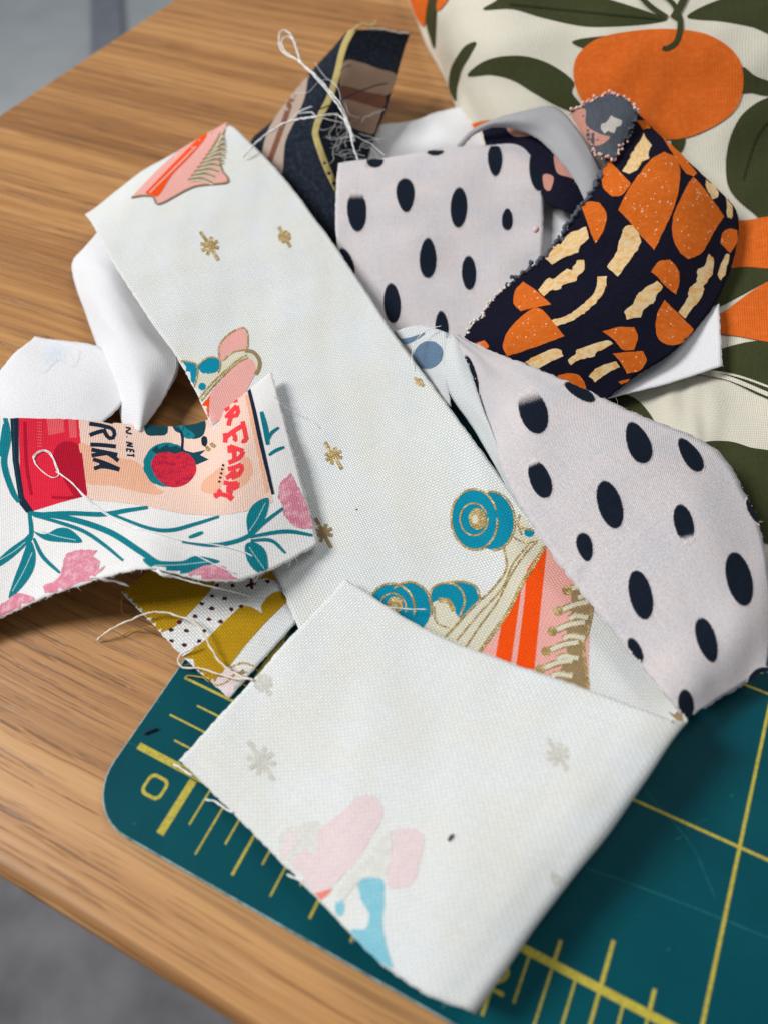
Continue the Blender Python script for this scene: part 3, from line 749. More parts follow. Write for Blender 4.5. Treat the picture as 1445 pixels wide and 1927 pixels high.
g_ = sheet('grey_twill_band', [
    [(860, 274, 9), (864, 276, 9.3), (868, 278, 9)], [(888, 246, 15), (891, 248, 15.4), (894, 251, 15)], [(925, 228, 19), (930, 231, 19.4), (936, 237, 18.4)],
    [(985, 211, 22), (985, 228, 21.6), (985, 247, 19)], [(1043, 203, 23), (1036, 236, 22), (1022, 270, 19)], [(1086, 245, 22), (1073, 275, 21.4), (1055, 306, 18.5)],
    [(1118, 298, 20), (1103, 322, 19.5), (1085, 347, 17.5)], [(1142, 352, 17), (1128, 376, 16.8), (1110, 402, 16)]], M['grey'], wr=0.04, cell=0.6, fray=['v1'], fray_mat=M['thread'], fray_len=0.4, fray_n=1.5)
tag(g_.o, 'narrow grey twill fabric band arching over the dotted fabric square', 'fabric')

# ------------------------------------------------------------------ mushroom fabric
mu = sheet('mushroom_fabric', [
    rowLR((1150, 285, 20), (1192, 206, 22), 0.5, 0.5),
    rowLR((1135, 315, 20), (1228, 240, 22), 1, 1),
    rowLR((1112, 362, 19), (1280, 292, 21), 2, 2),
    rowLR((1083, 402, 18), (1352, 358, 17), 3, 3.5),
    rowLR((1046, 455, 15.5), (1388, 405, 13.5), 4, 5),
    rowLR((1003, 500, 13.5), (1381, 480, 11), 4, 5),
    rowLR((952, 538, 12), (1345, 572, 9.5), 3.5, 4),
    rowLR((908, 588, 11), (1268, 660, 9), 3, 3),
    rowLR((868, 642, 10), (1195, 708, 8), 2, 2),
    rowLR((840, 720, 6), (1120, 768, 5), 1, 1)], M['mush'], wr=0.12, cell=0.7, fray=['v1'], fray_mat=M['dark_thread'], fray_len=0.5, fray_n=1.5)
tag(mu.o, 'navy fabric with orange mushrooms and a pinked edge, curled up before the orange print fabric', 'fabric')
def zm(p): return Z(830, 150, 2.3496, p)
caps = [[(740, 355), (790, 410), (838, 460), (800, 510), (755, 518), (715, 480), (708, 420), (722, 375)],
        [(985, 320), (1040, 345), (1055, 420), (1035, 540), (990, 650), (940, 755), (880, 690), (835, 635), (780, 575), (830, 480), (880, 410), (930, 350)],
        [(1112, 430), (1150, 470), (1210, 550), (1248, 605), (1200, 680), (1150, 765), (1090, 795), (1050, 760), (1020, 690), (1025, 600), (1060, 520), (1090, 460)],
        [(860, 180), (905, 185), (925, 215), (890, 222)], [(965, 235), (1010, 275), (1060, 330), (1130, 415), (1115, 428), (1080, 415), (1045, 365), (1010, 310)],
        [(615, 560), (650, 540), (700, 545), (730, 600), (715, 670), (680, 725), (660, 680), (640, 620)],
        [(925, 850), (960, 805), (1010, 797), (1045, 840), (1050, 900), (1035, 950), (985, 910), (950, 870)],
        [(985, 975), (1040, 1030), (1115, 1105), (1070, 1160), (1010, 1175), (960, 1150), (945, 1090), (955, 1030)],
        [(360, 893), (420, 935), (485, 995), (430, 1005), (350, 1025), (318, 990), (325, 935)],
        [(395, 1018), (440, 1015), (500, 1080), (543, 1135), (450, 1170), (350, 1205), (290, 1222), (270, 1180), (290, 1120), (340, 1060)],
        [(710, 1115), (780, 1095), (850, 1095), (868, 1140), (850, 1195), (800, 1195), (760, 1150)],
        [(755, 1210), (830, 1205), (890, 1200), (908, 1240), (880, 1285), (820, 1300), (790, 1250)],
        [(510, 1310), (560, 1298), (610, 1310), (637, 1355), (630, 1385), (560, 1380)],
        [(1270, 658), (1306, 668), (1305, 720), (1275, 768), (1232, 725), (1240, 680)],
        [(150, 1165), (190, 1153), (212, 1178), (195, 1200)], [(780, 1335), (835, 1322), (805, 1355)]]
for c in caps:
    d_ = decal(mu, zm(c), M['mcap'], 'printed_mushroom_cap', smooth='both', rough=0.5, off=0.09, step=6)
    poly = np.array(zm(c)); lo, hi = poly.min(0), poly.max(0); area = (hi - lo).prod()
    sv, sf = [], []
    if d_ is None: continue
    for _ in range(int(area / 260)):
        p = np.random.uniform(lo, hi, (1, 2))
        if not inside(p, poly)[0]: continue
        r = random.uniform(0.7, 2.0)
        hs = [hit(mu, p[0, 0] + r * math.cos(k * 1.2566 + 1), p[0, 1] + r * math.sin(k * 1.2566 + 1), None, 0.13) for k in range(5)]
        if any(h is None for h in hs): continue
        sf.append([len(sv) + k for k in range(5)]); sv += [h[0] for h in hs]
    if sf:
        so = mesh_obj('speckle', sv, sf, M['mspeck'], d_, False); so['kind'] = 'stuff'
stems = [[(895, 235), (905, 262), (928, 290), (915, 320), (918, 350), (880, 372), (870, 395), (830, 420), (800, 405), (830, 350), (835, 330), (858, 305)],
         [(810, 650), (845, 645), (880, 700), (870, 750), (845, 780), (780, 870), (730, 830), (770, 770), (790, 700)],
         [(640, 650), (650, 700), (610, 740), (600, 765), (540, 785), (490, 820), (455, 790), (490, 740), (530, 725), (560, 685)],
         [(630, 800), (635, 840), (600, 870), (595, 895), (540, 905), (525, 925), (480, 935), (450, 962), (428, 930), (470, 880), (500, 880), (550, 840), (575, 845), (600, 800)],
         [(690, 870), (730, 872), (722, 930), (680, 990), (620, 1040), (560, 1075), (500, 1090), (485, 1066), (560, 1040), (630, 990), (680, 930)],
         [(950, 890), (980, 915), (945, 960), (940, 985), (900, 1010), (880, 1050), (820, 1062), (806, 1030), (850, 985), (860, 955), (890, 930)],
         [(1180, 770), (1205, 800), (1195, 860), (1160, 910), (1158, 940), (1120, 1000), (1075, 1055), (1045, 1030), (1085, 970), (1095, 920), (1125, 895), (1130, 835), (1160, 825)],
         [(1250, 780), (1272, 772), (1255, 850), (1235, 888), (1220, 860)],
         [(500, 1190), (530, 1195), (537, 1220), (460, 1260), (420, 1282), (368, 1250), (430, 1215)],
         [(740, 1155), (757, 1170), (690, 1205), (670, 1225), (620, 1235), (570, 1262), (556, 1240), (590, 1215), (600, 1195), (680, 1165)],
         [(770, 1245), (790, 1270), (730, 1300), (680, 1337), (650, 1310), (690, 1275)], [(1170, 445), (1215, 480), (1222, 520), (1195, 528), (1170, 480)], [(1255, 520), (1285, 560), (1282, 618), (1262, 600)]]
for c in stems: decal(mu, zm(c), M['mstem'], 'printed_mushroom_stem', smooth='both', rough=1.3, off=0.09, step=6)
# pinked, fluffy left edge
fv = []
edge = mu.P[:, 0]
pinks = bpy.data.meshes.new('pinked_tuft')
def tuft(p, r):
    V, F = [], []
    nn = 7
    for i in range(nn + 1):
        th = math.pi * i / nn
        for k in range(8):
            ph = k / 8 * 6.283; q = r * random.uniform(0.7, 1.25)
            V.append((np.array(p) + q * np.array([math.sin(th) * math.cos(ph), math.sin(th) * math.sin(ph), math.cos(th)])) * MM)
    for i in range(nn):
        for k in range(8): F.append([i * 8 + k, i * 8 + (k + 1) % 8, i * 8 + 8 + (k + 1) % 8, i * 8 + 8 + k])
    return V, F
def fluffy_edge(name, pts, r, mat, parent, step=0.55):
    V, F = [], []
    L = np.linalg.norm(np.diff(pts, axis=0), axis=1); s = np.concatenate([[0], np.cumsum(L)])
    for x in np.arange(0, s[-1], step):
        p = np.array([np.interp(x, s, pts[:, k]) for k in range(3)]) + np.random.uniform(-0.45, 0.45, 3) * (1 + 0.6 * math.sin(x * 1.9))
        v, f = tuft(p, r * random.uniform(0.6, 1.2)); b = len(V); V += v; F += [[i + b for i in q] for q in f]
    o = mesh_obj(name, V, F, mat, parent); o['kind'] = 'stuff'; return o
k0 = int(len(edge) * 0.02); k1 = int(len(edge) * 0.62); k2 = int(len(edge) * 0.88)
fluffy_edge('pinked_edge', edge[k0:k1], 0.50, M['mback'], mu.o, 0.48)
fluffy_edge('pinked_edge', edge[k1:k2:1], 0.36, M['cream_thread'], mu.o, 0.8)
cu = sheet('curled_corner', [
    [(1072, 212, 23), (1100, 196, 25), (1142, 178, 26), (1178, 186, 26), (1199, 213, 25)],
    [(1080, 230, 22), (1108, 226, 24), (1145, 218, 25), (1172, 226, 25), (1194, 226, 24.5)],
    [(1096, 252, 21.5), (1118, 258, 23), (1144, 258, 24), (1164, 258, 24), (1186, 243, 24)],
    [(1112, 276, 21), (1128, 290, 22), (1145, 297, 22.5), (1158, 293, 23), (1175, 266, 23)]], M['mback'], mu.o, cell=0.5, wr=0.05, jit=0.2)
decal(cu, zm([(575, 150), (635, 130), (640, 200), (700, 240), (745, 255), (700, 290), (650, 280), (600, 210)]), M['mbackp'], 'faded_mushroom_cap')
decal(cu, zm([(705, 195), (730, 185), (748, 160), (770, 172), (798, 178), (792, 205), (770, 210), (762, 235), (738, 226), (722, 240), (708, 222)]), cloth('faded_cream', (0.50, 0.46, 0.42), 0.36, 'twill', mottle=0.4), 'faded_mushroom_stem', smooth='both', rough=1.2)
fluffy_edge('pinked_edge', cu.P[0], 0.36, M['pink_thread'], mu.o, 0.5)
fluffy_edge('pinked_edge', cu.P[:, -1], 0.34, M['mback'], mu.o, 0.5)
fluffy_edge('pinked_edge', cu.P[-1], 0.34, M['pink_thread'], mu.o, 0.55)
tv, tf = tuft(U(1008, 432, 16), 0.7)
mesh_obj('pink_tuft', tv, tf, M['pink_thread'], mu.o)
bk = sheet('back_loop', [[(905, 236, 15), (915, 280, 12)], [(960, 226, 18.5), (975, 300, 12.5)], [(1030, 252, 18.5), (1010, 352, 12.5)], [(1085, 305, 18), (1030, 384, 12.5)], [(1120, 372, 15), (1075, 402, 12.5)]], M['mush'], mu.o, wr=0.1)
decal(bk, zm([(500, 330), (560, 380), (600, 440), (560, 430), (510, 410)]), M['mbackp'], 'faded_mushroom_cap')
decal(bk, zm([(450, 420), (495, 430), (480, 490), (455, 480)]), M['mbackp'], 'faded_mushroom_cap')
decal(bk, zm([(290, 200), (380, 215), (440, 240), (320, 250)]), M['mbackp'], 'faded_mushroom_cap')

# ------------------------------------------------------------------ large dotted strip
Bs = sheet('dotted_fabric_strip', [
    rowLR((846, 636, 12), (862, 629, 12)),
    rowLR((885, 700, 12), (930, 664, 13), 0.3, 0.3),
    rowLR((915, 790, 11), (1020, 696, 14), 0.8, 0.8),
    rowLR((945, 885, 10), (1120, 741, 14), 1.4, 1.4),
    rowLR((990, 970, 9), (1220, 789, 13), 1.6, 2),
    rowLR((1060, 1072, 8), (1348, 848, 11), 1.8, 2.2),
    rowLR((1130, 1160, 7.3), (1404, 930, 9.5), 1.8, 2.2),
    rowLR((1200, 1245, 7), (1436, 1015, 8), 1.4, 2),
    rowLR((1262, 1318, 7), (1444, 1130, 6.5), 1, 2),
    rowLR((1290, 1352, 6), (1441, 1262, 4.5), -1.0, -1.0)], M['dotc'], wr=0.16, fray=['v1'], fray_mat=M['thread'], fray_len=0.8, fray_n=2.2, jit=0.22)
tag(Bs.o, 'wide pale fabric strip with navy brushed dots draped over the cutting mat', 'fabric')
for (cx, cy, rx, ry, a, te, fd, up) in [(1002, 772, 25, 44, 18, .05, 1.1, True), (1200, 833, 21, 40, 22, .2, None, 1), (1298, 856, 16, 37, 34, .2, None, 1), (1090, 738, 12, 35, 60, .1, None, 1),
        (887, 706, 10, 40, 16, 0, None, 1), (1015, 901, 19, 38, 22, .1, 0.5, True), (1147, 950, 22, 45, 17, 0, None, 1), (1286, 986, 18, 37, 14, 0, 0.7, False), (1100, 1030, 15, 28, 14, -.2, None, 1),
        (1205, 1120, 21, 46, 13, 0, None, 1), (1390, 1090, 23, 50, 14, 0, None, 1), (1195, 1224, 12, 27, 26, 0, None, 1), (1329, 1205, 18, 43, 17, -.1, None, 1), (1290, 1325, 15, 28, 8, 0, None, 1),
        (1430, 1282, 22, 28, -40, 0, None, 1), (1418, 962, 11, 28, 28, 0, None, 1)]:
    dot_decal(Bs, cx, cy, rx, ry, a, te, fd, up)
te_ = sheet('turned_edge', [
    [(838, 638, 11.6), (852, 630, 12.4), (868, 648, 12.4)], [(832, 690, 9), (858, 690, 12), (887, 702, 12.3)], [(846, 742, 7.5), (875, 745, 10.5), (906, 762, 11.6)],
    [(890, 806, 6.6), (910, 812, 9), (931, 832, 10.8)], [(930, 876, 6), (940, 880, 8), (951, 894, 10)], [(962, 934, 5.6), (970, 938, 7), (977, 950, 9)], [(1000, 985, 5.4), (1003, 986, 6.4), (1008, 992, 8)]], M['wrong'], Bs.o, cell=0.6, wr=0.03)
sl_ = sheet('wrong_side_scrap', [
    [(738, 624, 6), (790, 612, 9.5), (842, 626, 11)], [(770, 662, 6), (805, 650, 9), (842, 660, 10.5)], [(800, 712, 5.5), (820, 705, 7.5), (840, 705, 9)], [(828, 768, 5), (838, 768, 5.5), (848, 765, 6)]], M['wrong'], cell=0.6, wr=0.03)
tag(sl_.o, 'small grey-white fabric corner, wrong side up, with a blue-grey dot beside the skate strip', 'fabric')
decal(sl_, ellipse(806, 668, 28, 26, 30), M['bluedot'], 'show_through_dot', rough=0.8)
decal(sl_, [(748, 640), (775, 634), (800, 626), (790, 636), (764, 648)], M['bluedot'], 'show_through_dot')

# ------------------------------------------------------------------ mustard fabric
mf_ = sheet('mustard_fabric', [
    [(228, 1114, .9), (330, 1035, 2.2), (420, 965, 3)], [(285, 1172, .9), (372, 1082, 2.4), (470, 990, 3)], [(345, 1236, .7), (435, 1135, 2), (535, 1040, 2.6)], [(432, 1314, .45), (497, 1240, 1.2), (562, 1166, 1.6)]], M['white'], wr=0.1, fray=['u0', 'v0'], fray_mat=M['must_thread'], fray_len=1.1, fray_n=2.2, cell=0.7)
tag(mf_.o, 'frayed mustard and white fabric corner with maroon dots under the can print', 'fabric')
def zu(p): return Z(180, 1040, 3.44, p)
decal(mf_, zu([(150, 300), (250, 90), (500, -200), (900, -80), (800, 160), (740, 252), (640, 362), (520, 478), (400, 530), (310, 430), (200, 350)]), M['must'], 'printed_band', smooth=False)
decal(mf_, zu([(550, 690), (720, 560), (850, 430), (952, 342), (1010, 352), (1080, 392), (1072, 345), (1105, 295), (1150, 258), (1200, 250), (1250, 310), (1235, 325), (1100, 455), (980, 592), (870, 732), (800, 800), (760, 870), (680, 800)]), M['must'], 'printed_band', smooth=False)
decal(mf_, zu([(1050, 175), (1140, 110), (1180, 200), (1150, 180), (1105, 165)]), M['must'], 'printed_band', smooth=False)
for (x, y) in [(790, 213), (888, 217), (1115, 185), (755, 280), (838, 297), (692, 330), (752, 362), (880, 365), (945, 350), (645, 412), (735, 433), (812, 447), (545, 450), (490, 500), (590, 505), (707, 508), (495, 573), (577, 597), (672, 573), (465, 622), (860, 150), (770, 150), (960, 130)]:
    px = zu([(x, y)])[0]
    decal(mf_, [(px[0] + random.uniform(3.4, 5.6) * math.cos(t) * (1.1), px[1] + random.uniform(3.0, 4.8) * math.sin(t)) for t in np.linspace(0, 6.283, 9)[:-1]], M['maroon'], 'printed_dot', smooth='both', off=0.07)
px = zu([(1010, 205)])[0]
decal(mf_, [(px[0] + a, px[1] + b) for a, b in [(-2, -10), (2, -10), (2, -3), (9, -4), (9, 1), (3, 3), (4, 9), (-1, 9), (-2, 4), (-10, 6), (-10, 2), (-3, -2)]], M['maroon'], 'printed_cross', smooth=False, off=0.07)
decal(mf_, zu([(830, 760), (900, 740), (940, 790), (900, 880), (850, 960), (745, 872), (800, 800)]), M['faintp'], 'printed_boot')
for q in ([(870, 745), (950, 715), (1030, 735)], [(800, 800), (880, 800), (960, 760)], [(770, 860), (830, 850), (900, 800)], [(880, 760), (920, 790), (980, 770)]):
    line(mf_, zu(q), 3.5, M['gold'], 'printed_outline')

# ------------------------------------------------------------------ skate strip
sk = sheet('skate_fabric_strip', [
    rowLR((160, 402, 4.5), (427, 231, 5.5), 1, 1),
    rowLR((176, 424, 9), (450, 247, 10.5), 1.2, 1.2),
    rowLR((205, 480, 11), (516, 312, 12), 0.6, 0.6),
    rowLR((275, 590, 10), (585, 400, 11.5), 0, 0.2),
    rowLR((345, 692, 8), (652, 492, 10.5), -0.3, 0),
    rowLR((420, 845, 6), (742, 630, 9), -0.5, -0.4),
    rowLR((475, 970, 4.5), (842, 762, 7), -0.6, -0.8),
    rowLR((520, 1080, 3.4), (960, 920, 5.4), -0.6, -0.8),
    rowLR((575, 1215, 2.0), (1085, 1080, 4.4), -0.5, -0.9),
    rowLR((680, 1450, 1.2), (1180, 1205, 3.6), -0.2, -0.5),
    rowLR((800, 1705, 1.0), (1256, 1304, 3.4), 0, 0),
    rowLR((874, 1870, 2.2), (1284, 1340, 5.6), 0, 0),
    rowLR((889, 1901, 5.0), (1292, 1355, 9.2), 0, 0),
    rowLR((882, 1900, 6.9), (1285, 1358, 10.6), 0.0, 0.0),
    rowLR((848, 1890, 7.2), (1245, 1349, 10.9), 0.2, 0.1),
    rowLR((796, 1868, 7.3), (1200, 1333, 10.6), 0.5, 0.3),
    rowLR((706, 1803, 6.4), (1100, 1297, 9.2), 0.9, 0.5),
    rowLR((593, 1686, 4.2), (948, 1245, 7.2), 0.8, 0.4),
    rowLR((462, 1553, 2.0), (800, 1184, 5.8), 0.2, 0.2),
    rowLR((339, 1431, 0.8), (650, 1090, 4.8), -0.2, 0)], M['white'], wr=0.11, cell=0.75, fray=['u0', 'v0', 'u1'], fray_mat=M['thread'], fray_len=0.6, fray_n=0.9)
tag(sk.o, 'long white fabric strip with roller skate print, folded back on itself at the front', 'fabric')
MAIN = (0, 11.4); FLAP = (12.0, 19)
def zt(p): return Z(0, 0, 1.9986, p)
def zl(p): return Z(140, 200, 3.1075, p)
def zc(p): return Z(690, 880, 2.3689, p)
# top boot
decal(sk, zt([(496, 746), (520, 718), (600, 635), (700, 545), (780, 480), (835, 440), (866, 450), (840, 510), (826, 580), (836, 640), (858, 672), (850, 690), (750, 698), (700, 716), (600, 770), (578, 742), (540, 736)]), M['pink'], 'printed_boot', MAIN, smooth='both', off=0.12, step=5)
decal(sk, zt([(548, 728), (640, 632), (740, 530), (778, 492), (776, 520), (720, 588), (650, 660), (604, 730), (585, 740)]), M['fire'], 'printed_stripe', MAIN, smooth='both', off=0.2, step=5)
line(sk, zt([(566, 728), (650, 645), (740, 555)]), 3, M['pink'], 'printed_line', MAIN, off=0.27)
for i in range(11):
    t = i / 10; a = np.array([700 + 110 * t, 640 - 150 * t]); b = np.array([800 + 36 * t, 690 - 205 * t]) + np.array([30 * math.sin(t * 3), 0])
    a2 = a + np.array([10, 38])
    line(sk, zt([tuple(a2), tuple((a2 + b) / 2 + np.array([4, -10])), tuple(b)]), 4.2, M['bronze'], 'printed_lace', MAIN, off=0.2)
    line(sk, zt([tuple(a2 + np.array([6, 6])), tuple((a2 + b) / 2 + np.array([8, -2])), tuple(b + np.array([2, 8]))]), 2.4, M['cream'], 'printed_lace', MAIN, off=0.26)
line(sk, zt([(497, 745), (540, 738), (578, 742), (600, 770), (700, 718), (750, 700), (850, 690), (858, 672), (836, 640), (826, 580), (840, 510), (866, 452)]), 3, M['bronze'], 'printed_outline', MAIN, off=0.26)
# stars
for (x, y, r, ax) in [(395, 463, 32, 58), (536, 446, 22, 60), (628, 858, 30, 58), (609, 1003, 32, 62), (788, 719, 12, 40)]:
    mt = M['gold'] if (x, y) != (609, 1003) else M['bronze']
    s0 = star(x, y, r, ax); s_ = [(a + random.uniform(-.8, .8), b + random.uniform(-.8, .8)) for a, b in s0]
    decal(sk, s_, mt, 'printed_star', MAIN, smooth=False, rough=0.5)
    for k in range(4):
        th = math.radians(ax) + k * math.pi / 4; rr_ = r * (1 if k == 0 else 0.55)
        line(sk, [(x - rr_ * math.cos(th), y - rr_ * math.sin(th)), (x, y), (x + rr_ * math.cos(th), y + rr_ * math.sin(th))], 6.5, mt, 'printed_star_ray', MAIN, off=0.08 + 0.01 * k)
# middle skate
decal(sk, zl([(640, 1495), (680, 1498), (720, 1520), (716, 1590), (690, 1655), (650, 1640), (600, 1530)]), M['blue'], 'printed_wheel', MAIN)
decal(sk, zl([(722, 1520), (750, 1490), (800, 1468), (850, 1480), (845, 1540), (800, 1565), (750, 1560)]), M['blue'], 'printed_wheel', MAIN)
decal(sk, zl([(850, 1480), (845, 1420), (860, 1380), (910, 1330), (980, 1297), (1012, 1320), (1016, 1400), (1000, 1432), (930, 1450), (880, 1490)]), M['pink'], 'printed_boot', MAIN)
decal(sk, zl([(870, 1490), (930, 1440), (1000, 1425), (1060, 1435), (1090, 1480), (1085, 1535), (1060, 1562), (1052, 1500), (1020, 1475), (960, 1505), (880, 1570), (800, 1650), (740, 1725), (715, 1735), (695, 1700), (690, 1660), (722, 1570), (760, 1562), (850, 1560)]), M['cream'], 'printed_sole', MAIN, smooth='both')
decal(sk, zl([(1022, 1475), (1055, 1500), (1060, 1560), (1020, 1640), (980, 1720), (900, 1800), (790, 1880), (770, 1860), (785, 1705), (870, 1595), (950, 1512)]), M['pink'], 'printed_boot', MAIN, off=0.07, smooth='both')
decal(sk, zl([(725, 1770), (795, 1695), (782, 1860), (760, 1850)]), M['fire'], 'printed_stripe', MAIN, smooth=False, off=0.09)
decal(sk, zl(ellipse(750, 1640, 22, 22)), M['blue'], 'printed_wheel', MAIN, off=0.07)
for q in ([(850, 1480), (845, 1420), (860, 1380), (910, 1330), (980, 1297), (1012, 1320), (1016, 1400), (1000, 1430)], [(730, 1740), (800, 1655), (880, 1570), (960, 1500), (1020, 1470)], [(720, 1725), (790, 1640), (870, 1560), (950, 1490), (1010, 1455)],
          [(722, 1520), (750, 1490), (800, 1468), (850, 1480), (855, 1530), (840, 1560)], [(610, 1490), (680, 1496), (720, 1520), (716, 1600), (690, 1660)], [(870, 1490), (930, 1440), (1000, 1425)]):
    line(sk, zl(q), 3, M['gold'], 'printed_outline', MAIN, off=0.11)
line(sk, zl([(1000, 1430), (1050, 1440), (1085, 1490), (1080, 1540), (1060, 1570)]), 7, M['bronze'], 'printed_outline', MAIN, off=0.11)
# front skate
decal(sk, zc(ellipse(558, 238, 98, 128, 4)), M['blue'], 'printed_wheel', MAIN)
decal(sk, zc(ellipse(478, 232, 100, 132, 4)), M['blue'], 'printed_wheel', MAIN, off=0.06)
decal(sk, zc([(615, 360), (655, 300), (690, 210), (720, 250), (745, 300), (800, 330), (790, 360), (700, 520), (640, 640), (570, 740), (500, 835), (430, 830), (330, 780), (250, 720), (270, 650), (290, 590), (330, 590), (370, 600), (410, 670), (470, 622), (560, 540), (618, 450)]), M['cream'], 'printed_sole', MAIN, smooth='both')
decal(sk, zc(ellipse(722, 290, 22, 20)), M['blue'], 'printed_wheel', MAIN, off=0.08)
decal(sk, zc(ellipse(190, 625, 95, 112, 5)), M['blue'], 'printed_wheel', MAIN, off=0.07)
decal(sk, zc(ellipse(110, 628, 100, 108, 5)), M['blue'], 'printed_wheel', MAIN, off=0.08)
decal(sk, zc([(430, 512), (485, 535), (502, 590), (462, 640), (412, 672), (440, 600), (420, 540), (380, 514)]), M['blue'], 'printed_wheel', MAIN, off=0.07)
decal(sk, zc([(278, 605), (290, 542), (350, 515), (410, 535), (436, 595), (412, 668), (368, 602), (320, 590)]), M['blue'], 'printed_wheel', MAIN, off=0.08)
decal(sk, zc([(792, 340), (900, 440), (1010, 570), (1000, 620), (990, 720), (985, 1000), (880, 960), (740, 920), (490, 835), (590, 720), (680, 520)]), M['pink'], 'printed_boot', MAIN, smooth='both', off=0.06)
decal(sk, zc([(780, 360), (800, 365), (742, 925), (662, 900), (700, 600), (712, 455)]), M['fire'], 'printed_stripe', MAIN, smooth=False, off=0.08)
decal(sk, zc([(692, 505), (640, 880), (568, 865), (600, 690)]), M['fire'], 'printed_stripe', MAIN, smooth=False, off=0.08)
decal(sk, zc([(905, 520), (1000, 560), (1005, 610), (988, 720), (968, 800), (985, 1000), (880, 975), (820, 950), (880, 870), (890, 800), (890, 720), (910, 640)]), M['bronze'], 'printed_tongue', MAIN, smooth='both', off=0.08)
for i, (ex, ey) in enumerate([(890, 548), (852, 640), (825, 730), (797, 820), (770, 900)]):
    decal(sk, zc(ellipse(ex, ey, 22, 22)), M['gold'], 'printed_eyelet', MAIN, off=0.10)
    for j in range(2):
        sx = ex + 20; sy = ey - 6 + 42 * j
        q = [(sx + 30 * j, sy), (sx + 60, sy - 24 + 10 * j), (min(985, sx + 125), sy - 34 + 30 * j)]
        line(sk, zc(q), 14, M['gold'], 'printed_lace_outline', MAIN, off=0.10 + 0.01 * j)
        line(sk, zc(q), 8, M['cream'], 'printed_lace', MAIN, off=0.13 + 0.01 * j)
def ring(S, cx, cy, rx, ry, a, w, rr, off=0.11, a0=0, a1=360):
    pts = [(cx + rx * math.cos(t) * math.cos(a) + ry * math.sin(t) * math.sin(a), cy - rx * math.cos(t) * math.sin(a) + ry * math.sin(t) * math.cos(a)) for t in np.radians(np.linspace(a0, a1, 22))]
    line(S, zc(pts), w, M['gold'], 'printed_outline', rr, off)
ring(sk, 478, 232, 103, 135, 0.07, 4, MAIN, a1=345); ring(sk, 558, 238, 100, 130, 0.07, 4, MAIN, a0=-95, a1=95)
ring(sk, 476, 232, 62, 72, 0.1, 3.2, MAIN, a1=345)
decal(sk, zc(ellipse(492, 230, 40, 48, 5)), M['gold'], 'printed_hub', MAIN, off=0.1, rough=0.8)
decal(sk, zc(ellipse(482, 232, 14, 20, 5)), M['cream'], 'printed_hub', MAIN, off=0.13)
ring(sk, 110, 628, 103, 110, 0.07, 4, MAIN, 0.13, 180, 380); ring(sk, 190, 625, 98, 114, 0.07, 4, MAIN, 0.14, 230, 380); ring(sk, 115, 628, 60, 66, 0.07, 3.2, MAIN, 0.13, 180, 380)
decal(sk, zc(ellipse(125, 612, 36, 36)), M['gold'], 'printed_hub', MAIN, off=0.12, rough=0.8)
for q, w in (([(278, 605), (290, 542), (350, 515), (410, 535), (436, 595), (412, 668)], 4), ([(360, 512), (430, 510), (485, 533), (503, 590)], 4), ([(320, 590), (365, 598), (385, 640)], 9), ([(610, 360), (620, 450), (560, 540), (470, 622), (400, 700), (350, 755)], 4),
             ([(800, 335), (740, 440), (690, 520), (630, 640), (560, 740), (495, 830)], 7), ([(760, 325), (700, 390), (640, 480), (580, 600), (500, 710), (440, 800)], 3.4), ([(720, 340), (650, 430), (600, 540), (500, 650), (400, 770)], 3.2),
             ([(655, 250), (690, 270), (740, 280)], 4), ([(650, 310), (700, 335), (750, 330)], 3), ([(680, 210), (670, 250), (690, 300)], 4), ([(300, 620), (310, 690), (380, 720)], 3), ([(985, 560), (1002, 620), (985, 720), (965, 800), (985, 990)], 6)):
    line(sk, zc(q), w, M['gold'], 'printed_outline', MAIN, off=0.11)
decal(sk, [(1256, 1338), (1268, 1345), (1275, 1338), (1288, 1342), (1284, 1352), (1290, 1360), (1272, 1364), (1262, 1358), (1266, 1350)], M['bronze'], 'printed_star', None, smooth=False)
# show-through on the turned-back flap
def zf(p): return Z(320, 1440, 3.6125, p)
soft = lambda x, y: 0.72
decal(sk, zf([(1010, 450), (1080, 390), (1200, 300), (1270, 220), (1360, 205), (1430, 250), (1445, 350), (1390, 450), (1290, 620), (1170, 760), (1070, 840), (980, 860), (900, 740), (820, 670), (880, 610), (930, 560), (945, 600), (985, 612), (1005, 560)]), M['faintp'], 'show_through_boot', FLAP, fade=lambda x, y: 0.75, rough=1)
decal(sk, zf([(800, 460), (860, 455), (850, 530), (790, 620), (750, 640), (770, 560)]), M['faintp'], 'show_through_boot', FLAP, fade=lambda x, y: 0.55, rough=1)
decal(sk, zf([(760, 460), (960, 380), (1020, 400), (1010, 560), (990, 605), (945, 590), (880, 600), (800, 650), (740, 600)]), M['faintg'], 'show_through_lace', FLAP, fade=lambda x, y: 0.45, rough=1, off=0.04)
decal(sk, zf([(985, 872), (1110, 835), (1085, 872), (1030, 922)]), M['faintr'], 'show_through_stripe', FLAP, smooth=False)
decal(sk, zf(ellipse(1155, 970, 32, 56)), M['faintb'], 'show_through_wheel', FLAP, rough=0.6)
decal(sk, [(674, 1660), (690, 1653), (720, 1655), (723, 1700), (720, 1740), (730, 1790), (738, 1822), (700, 1800), (660, 1752), (688, 1748), (695, 1722), (680, 1692)], M['faintb'], 'show_through_wheel', FLAP, rough=0.8)
decal(sk, [(743, 1567), (758, 1559), (788, 1562), (798, 1575), (792, 1610), (778, 1660), (753, 1672), (728, 1665), (735, 1610)], M['faintp'], 'show_through_boot', FLAP, fade=lambda x, y: 0.72, rough=0.8)
decal(sk, [(700, 1600), (735, 1560), (735, 1610), (722, 1652), (690, 1650), (670, 1665), (640, 1700), (630, 1690), (665, 1640)], M['faintg'], 'show_through_sole', FLAP, fade=lambda x, y: 0.42, rough=1)
